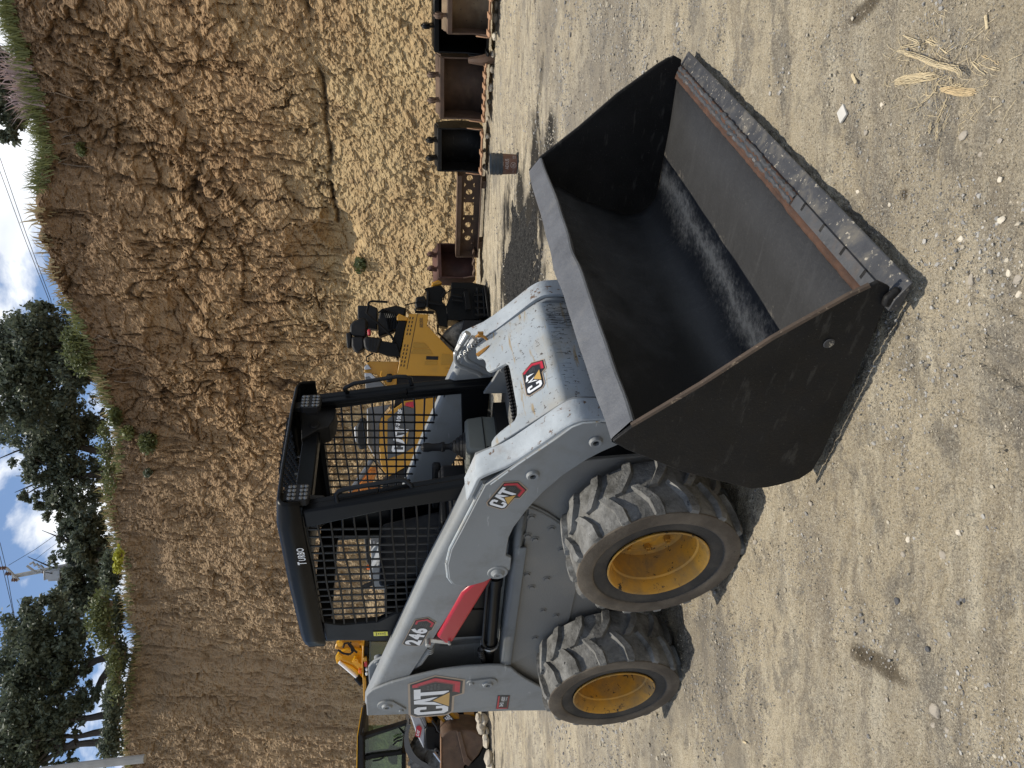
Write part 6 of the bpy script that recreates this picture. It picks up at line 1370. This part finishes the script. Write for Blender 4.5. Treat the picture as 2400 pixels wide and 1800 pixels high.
# ------------------------------------------------------------------ poles and wires
M['concrete'] = pmat('grey_concrete', (.33,.33,.32), .85, 0, .12, 4); M['steel_grey'] = pmat('galvanised_steel', (.33,.34,.35), .5, .3, .1, 5); M['porcelain'] = pmat('brown_porcelain', (.12,.07,.06), .3, 0, .1, 5)
YP = 33.0
pb0 = at(258, 1307, YP); pt0 = at(30, 1351, YP); UP = empty('utility_pole', pb0, 0, label='leaning concrete utility pole with two crossarms and a grey transformer', cat='utility pole')
def PP(t, du=0.0, dv=0.0, dy=0.0):
    q = at(258+(30-258)*t+du, 1307+(1351-1307)*t+dv, YP+dy); return q-pb0
b = MB(); b.tube([PP(-.05), PP(.5), PP(1)], [.125,.105,.085], 12); b.build('shaft', M['concrete'], UP)
b = MB(); b.tube([PP(.97,-14,-22), PP(.97,8,8)], .06, 6)
c = [(15,1330),(27,1335)]
arm0, arm1 = at(15,1331,YP-.2)-pb0, at(44,1360,YP-.2)-pb0; b = MB(); b.tube([arm0, arm1], .055, 6); b.build('crossarm', M['steel_grey'], UP)
for t in (0, .45, .95):
    q = arm0.lerp(arm1, t); b = MB(); b.lathe([(.0,0),(.05,0),(.09,.05),(.05,.09),(.09,.14),(.05,.19),(.08,.23),(.0,.28)], q, 'z', 12); b.build('insulator', M['porcelain'], UP)
b = MB(); b.tube([at(63,1326,YP-.2)-pb0, at(88,1344,YP-.2)-pb0], .05, 6); b.build('crossarm', M['steel_grey'], UP)
for (u, v) in ((70,1322),(80,1326),(88,1338),(90,1330)):
    b = MB(); b.tube([at(u,v,YP-.3)-pb0, at(u+7,v-4,YP-.3)-pb0, at(u+12,v+2,YP-.3)-pb0], .05, 6); b.build('fuse_cutout', M['steel_grey'], UP)
q = at(128, 1345, YP-.6)-pb0; b = MB(); b.box(q, (.36,.4,.58)); b.box(q+Vector((0,0,.31)), (.40,.44,.05))
for k in range(6): b.box(q+Vector((-.21,-.16+.065*k,-.02)), (.10,.025,.42))
b.build('transformer', M['steel_grey'], UP, bevel=.02)
for (u, v) in ((108,1341),(112,1350)):
    b = MB(); p_ = at(u+6, v, YP-.6)-pb0; b.cyl(p_, p_+Vector((0,0,.25)), .045, 8); b.build('bushing', M['porcelain'], UP)
# second pole at the left edge
q0 = at(284, 1783, 20.5); q1 = at(95, 1806, 20.5); b = MB(); b.tube([(0,0,-.6), (q1-q0)*.5, q1-q0], [.115,.105,.09], 10); o = b.build('concrete_pole', M['concrete'], None); o.location = q0; tag(o, 'plain grey concrete pole at the far left edge of the cliff top', 'pole')
def wire(label, pts, r=.014):
    P = [at(u, v, Y) for u, v, Y in pts]; Q = []
    for i in range(len(P)-1):
        for k in range(8):
            t = k/8; Q.append(P[i].lerp(P[i+1], t)-Vector((0,0,.35*4*t*(1-t)*0)))
    Q.append(P[-1]); b = MB(); b.tube([p-P[0] for p in Q], r, 5); o = b.build('power_line', M['black_matt'], None); o.location = P[0]; return tag(o, label, 'power line')
wire('upper power line crossing the sky right of the large oak', [(-40,300,34),(0,370,34),(60,545,33.6),(119,702,33.2),(125,760,33)], .013)
wire('lower power line crossing the sky right of the large oak', [(-30,340,34),(0,402,34),(60,565,33.6),(114,702,33.2),(122,760,33)], .013)
wire('power line running over the pole top to the left oak', [(-20,1240,34),(0,1272,34),(14,1330,33),(28,1412,31),(40,1480,29),(70,1640,27)], .012)
wire('power line just above the pole top going left', [(-20,1265,34),(0,1304,34),(25,1411,31),(55,1560,28),(75,1700,25)], .012)
wire('thin line from the crossarm up into the sky on the right of the pole', [(20,1325,33),(82,1288,33),(150,1240,34)], .010)
wire('thin line in front of the cloud running from the fuses to the tree', [(70,1322,33),(110,1290,33),(165,1250,34)], .008)
wire('lowest thin line in front of the cloud behind the pole', [(90,1326,33),(150,1290,33),(175,1265,34)], .008)

# ------------------------------------------------------------------ things on the ground
M['tile'] = pmat('white_tile', (.50,.48,.44), .5, 0, .06, 20, dirt=((.45,.39,.28), .3, 20))
p = on_ground(1982, 268); b = MB(); b.prism([(-.024,-.019),(.027,-.020),(.028,.018),(-.023,.020)], 'z', 0, .009); o = b.build('tile_piece', M['tile'], None, bevel=.002); o.location = (p.x, p.y, ground_z(p.x, p.y)+.002); o.rotation_euler = (.05,.10,.55); tag(o, 'square piece of white tile lying on the dirt beside the bucket', 'tile piece')
M['fibre'] = pmat('pale_straw_wood', (.56,.46,.29), .85, 0, .2, 30, streak=((.30,.22,.12), .58, (6,60,6), 4), bump=(.6, 120)); M['fibre_warm'] = pmat('warm_straw_wood', (.55,.42,.24), .8, 0, .25, 20, chips=((.36,.19,.05), .62, 14), bump=(.6, 120))
TP = lambda a, b_: (2080+a/5.925, 60+b_/5.925)
def splinter(label, pts, wid, mat='fibre', strands=5, hgt=.010):
    """bundle of fibres lying along a line of tile points"""
    P = [on_ground(*TP(*q)) for q in pts]; c = P[0]; o = empty('wood_splinter', (c.x, c.y, ground_z(c.x, c.y)), rnd.uniform(0,.01), label=label, cat='wood splinter', group=None)
    o.rotation_euler = (0,0,0); b = MB(); k = wid*c.y/FPX/5.925*1.0
    for s in range(strands):
        off = (s/(max(1, strands-1))-.5)*k; t0 = rnd.uniform(0,.12); t1 = 1-rnd.uniform(0,.14); Q = []; R = []
        n = max(6, 3*len(P))
        for i in range(n):
            t = t0+(t1-t0)*i/(n-1); x = t*(len(P)-1); j = min(int(x), len(P)-2); q = P[j].lerp(P[j+1], x-j); d_ = (P[j+1]-P[j]); nn = Vector((-d_.y, d_.x, 0)).normalized()
            tap = math.sin(min(1, max(0, t))*PI)**.35; Q.append(Vector((q.x-c.x, q.y-c.y, hgt*(.5+.8*(1-abs(2*s/(max(1,strands-1))-1)))))+nn*off*tap+Vector((rnd.gauss(0,.0006), rnd.gauss(0,.0006), rnd.gauss(0,.0012)))); R.append(max(.0007, k/strands*.50*(.25+.75*tap)))
        b.tube(Q, R, 6)
    b.build('fibre_bundle', M[mat], o, smooth=60); return o
splinter('longest pale wood splinter with a hooked tip in the heap of splinters', [(215,350),(350,380),(560,460),(780,550),(960,585),(1060,610),(1110,680),(1100,740)], 70, 'fibre', 6, .012)
splinter('broad frayed wood splinter pointing at the tile piece', [(110,800),(230,760),(400,740),(600,710),(780,690)], 120, 'fibre', 9, .012)
splinter('short pale splinter with an orange stain and a split end', [(740,885),(860,895),(1020,925),(1150,925),(1300,920)], 105, 'fibre_warm', 8, .011)
splinter('straight thin splinter leading down to the loose gravel', [(865,945),(800,1080),(750,1210),(700,1310),(660,1390)], 36, 'fibre', 4, .009)
splinter('thin curved fibre between the broad splinter and the gravel', [(770,725),(710,800),(680,880),(620,970),(550,1030),(480,1080)], 22, 'fibre', 2, .006)
splinter('looped thin fibre in the middle of the splinters', [(840,700),(870,760),(858,830)], 20, 'fibre', 2, .006)
splinter('folded thin strip above the longest splinter', [(270,130),(380,180),(500,235),(490,265),(350,290),(210,315)], 26, 'fibre', 2, .007)
splinter('pair of long fibres right of the folded strip', [(530,190),(650,240),(780,300),(850,370),(920,400)], 50, 'fibre', 3, .006)
splinter('grey weathered splinter half sunk at the right of the heap', [(1170,500),(1280,600),(1390,690)], 46, 'fibre', 3, .008)
splinter('second grey weathered splinter near the edge of the heap', [(1240,500),(1380,580),(1560,620)], 40, 'fibre', 3, .006)
splinter('dark tipped short splinter at the right of the heap', [(1300,415),(1420,460),(1550,545)], 36, 'fibre_warm', 3, .006)
splinter('short splinter stub below the straight thin splinter', [(600,1330),(580,1430),(570,1520)], 24, 'fibre', 2, .007)
splinter('thin splinter running down from the straight one', [(690,1360),(685,1480),(675,1610)], 30, 'fibre', 3, .006)
splinter('small frayed stub above the stained splinter', [(890,830),(960,830),(1040,850)], 40, 'fibre', 3, .008)
# fine chaff round the splinters
b = MB()
for k in range(170):
    a, c_ = rnd.gauss(720, 420), rnd.gauss(680, 420); p = on_ground(*TP(a, c_)); an = rnd.uniform(0, PI); L0 = rnd.uniform(.004,.028); d_ = Vector((math.cos(an), math.sin(an), 0))*L0; z = ground_z(p.x, p.y)+.003; b.tube([(p.x-d_.x, p.y-d_.y, z), (p.x+d_.x*.1, p.y+d_.y*.3, z+.002), (p.x+d_.x, p.y+d_.y, z)], .0007, 4)
b.build('chaff', M['fibre'], None, kind='stuff', label='fine pale chaff scattered round the wood splinters', cat='chaff')
# bark chips
for (u, v, l, w, an, lab) in ((1745,1740,.055,.012,1.9,'pale bark strip lying on the dirt near the bottom left'),(1652,1760,.045,.010,1.2,'small white chip on the dirt left of the pale bark strip'),(2010,185,.06,.014,.6,'thin grey flake between the tile piece and the splinters'),(2380-70,52,.05,.010,.2,'small pale chip at the right edge of the dirt')):
    p = on_ground(u, v); b = MB(); b.box((0,0,.003), (l*.8,w*.8,.005)); o = b.build('chip', M['fibre'], None, bevel=.002); o.location = (p.x, p.y, ground_z(p.x, p.y)+.002); o.rotation_euler = (0.05,.08,an); tag(o, lab, 'chip')
# single stones one can pick out
SINGLE = [(2183,1667,.030,'stone','smooth brownish stone near the lower left corner of the yard'),(2090,1410,.017,'stone_dark','small black stone in the dirt left of the bucket'),(2257,1408,.014,'stone_dark','black pebble at the bottom edge of the dirt'),(2195,1302,.022,'stone','half buried grey pebble below the bucket corner'),(2165,1522,.014,'stone_dark','dark pebble right of the oil stain'),(2142,1490,.011,'stone_dark','tiny dark pebble beside the oil stain'),(2290,362,.016,'stone','round grey stone below the wood splinters'),(2260,318,.020,'stone','flat pale stone beside the wood splinters'),(2342,515,.018,'stone_pale','white stone near the right bottom of the yard'),(2267,655,.022,'stone','brown stone in the coarse gravel'),(2250,560,.016,'stone_pale','pale stone at the edge of the coarse gravel'),(2085,480,.012,'stone_pale','white pebble between the splinters and the cutting edge'),(2064,245,.012,'stone_pale','white pebble between the tile and the splinters'),(2029,312,.016,'stone','grey pebble left of the white tile'),(2010,450,.012,'stone_pale','long pale pebble before the cutting edge'),(1893,1180,.018,'stone','ringed grey stone beside the front tyre'),(2180,1700,.016,'stone','flat stone left of the smooth brownish stone'),(2217,1712,.014,'stone','grey pebble beside the flat stone'),(1995,1562,.010,'stone','pebble in the dirt left of the oil stain'),(2250,1625,.012,'stone_dark','dark pebble near the lower edge'),(2075,1640,.012,'stone','small half sunk pebble'),(1770,1270,.02,'stone','stone beside the front tyre tread'),(1700,1610,.014,'stone','grey pebble left of the rear tyre shadow'),(2120,1265,.016,'stone_pale','pale stone below the bucket'),(2105,1300,.014,'stone','grey stone beside the pale stone below the bucket'),(2235,1250,.013,'stone_pale','white stone at the edge of the gravel patch'),(2372,690,.016,'stone_pale','pale stone at the bottom right gravel'),(2385,655,.020,'stone','grey stone touching the bottom edge'),(2360,640,.013,'stone_pale','white pebble beside the grey stone'),(2340,330,.012,'stone','grey pebble near the bottom edge right of the splinters'),(2338,420,.012,'stone_pale','pale pebble near the bottom edge')]
for k, (u, v, r, mt, lab) in enumerate(SINGLE):
    p = on_ground(u, v); o = bpy.data.objects.new('pebble', rock_mesh('pebble', r*.66, 900+k, M[mt], .6, 3)); COL.objects.link(o); o.location = (p.x, p.y, ground_z(p.x, p.y)+r*.06); o.rotation_euler = (0,0,rnd.uniform(0,6)); tag(o, lab, 'stone')
# gravel
def gravel(name, label, n, rmin, rmax, mat, dens, seed, sub=1):
    q = np.random.default_rng(seed); bm = bmesh.new()
    if sub: bmesh.ops.create_icosphere(bm, subdivisions=1, radius=1)
    else:
        ov = [bm.verts.new(p_) for p_ in ((1,0,0),(-1,0,0),(0,1,0),(0,-1,0),(0,0,1),(0,0,-1))]
        for f_ in ((0,2,4),(2,1,4),(1,3,4),(3,0,4),(2,0,5),(1,2,5),(3,1,5),(0,3,5)): bm.faces.new([ov[i_] for i_ in f_])
        bm.verts.index_update()
    tv = np.array([v.co for v in bm.verts]); tf = np.array([[v.index for v in f.verts] for f in bm.faces]); bm.free()
    P = []
    while len(P) < n:
        y = 1.35*(13.0/1.35)**q.random(4000); x = q.uniform(-.62, .62, 4000)*y; g_ = fbm(x*1.5, y*1.5, 6, 251+seed, .65)+.25*fbm(x*6, y*6, 3, 77); g_ = g_+.55*np.exp(-((x-.28)/.28)**2-((y-1.72)/.22)**2)+.35*np.exp(-((x+.05)/.2)**2-((y-2.1)/.25)**2); keep = q.random(4000) < np.clip(dens+g_*3.2, .02, 1)
        P += list(zip(x[keep], y[keep]))
    P = np.array(P[:n]); r = rmin*(rmax/rmin)**(q.random(n)**2.2)*np.clip(P[:, 1]/2.6, .75, 2.2)
    z = np.array([ground_z(a, b_) for a, b_ in P]); sc = q.uniform(.65, 1.25, (n, 1, 3)); sc[:, :, 2] *= .7; jt = 1+.22*q.normal(size=(n, len(tv), 1)); an = q.uniform(0, 6.28, n)
    V = tv[None]*sc*jt*r[:, None, None]; c, s = np.cos(an)[:, None], np.sin(an)[:, None]
    V = np.stack([V[..., 0]*c-V[..., 1]*s, V[..., 0]*s+V[..., 1]*c, V[..., 2]], -1)+np.stack([P[:, 0], P[:, 1], z+r*.15], -1)[:, None]
    F = (tf[None]+(np.arange(n)*len(tv))[:, None, None]).reshape(-1, 3)
    return np_mesh(name, V.reshape(-1, 3), F, mat, smooth=False, kind='stuff', label=label, cat='gravel')
def gravel_mat(name, c0, c1):
    m, t, b, co = new_mat(name); geo = N(t, 'ShaderNodeNewGeometry'); c = mixc(t, geo.outputs['Random Per Island'], c0, c1); t.links.new(c, b.inputs['Base Color']); b.inputs['Roughness'].default_value = .9; return m
gravel('gravel', 'coarse tan gravel strewn over the dirt yard', 2600, .0035, .0095, gravel_mat('tan_gravel', (.20,.17,.125), (.46,.41,.32)), -.05, 3)
gravel('gravel', 'coarse grey gravel in patches over the dirt yard', 3400, .0035, .0095, gravel_mat('grey_gravel', (.13,.125,.12), (.40,.38,.345)), -.15, 5)
gravel('gravel', 'fine tan grit covering the dirt yard', 32000, .0022, .0052, gravel_mat('tan_grit', (.15,.125,.09), (.46,.40,.31)), .30, 7, 0)
gravel('gravel', 'fine grey grit in patches over the dirt yard', 26000, .0022, .005, gravel_mat('grey_grit', (.08,.078,.075), (.36,.345,.32)), -.02, 9, 0)
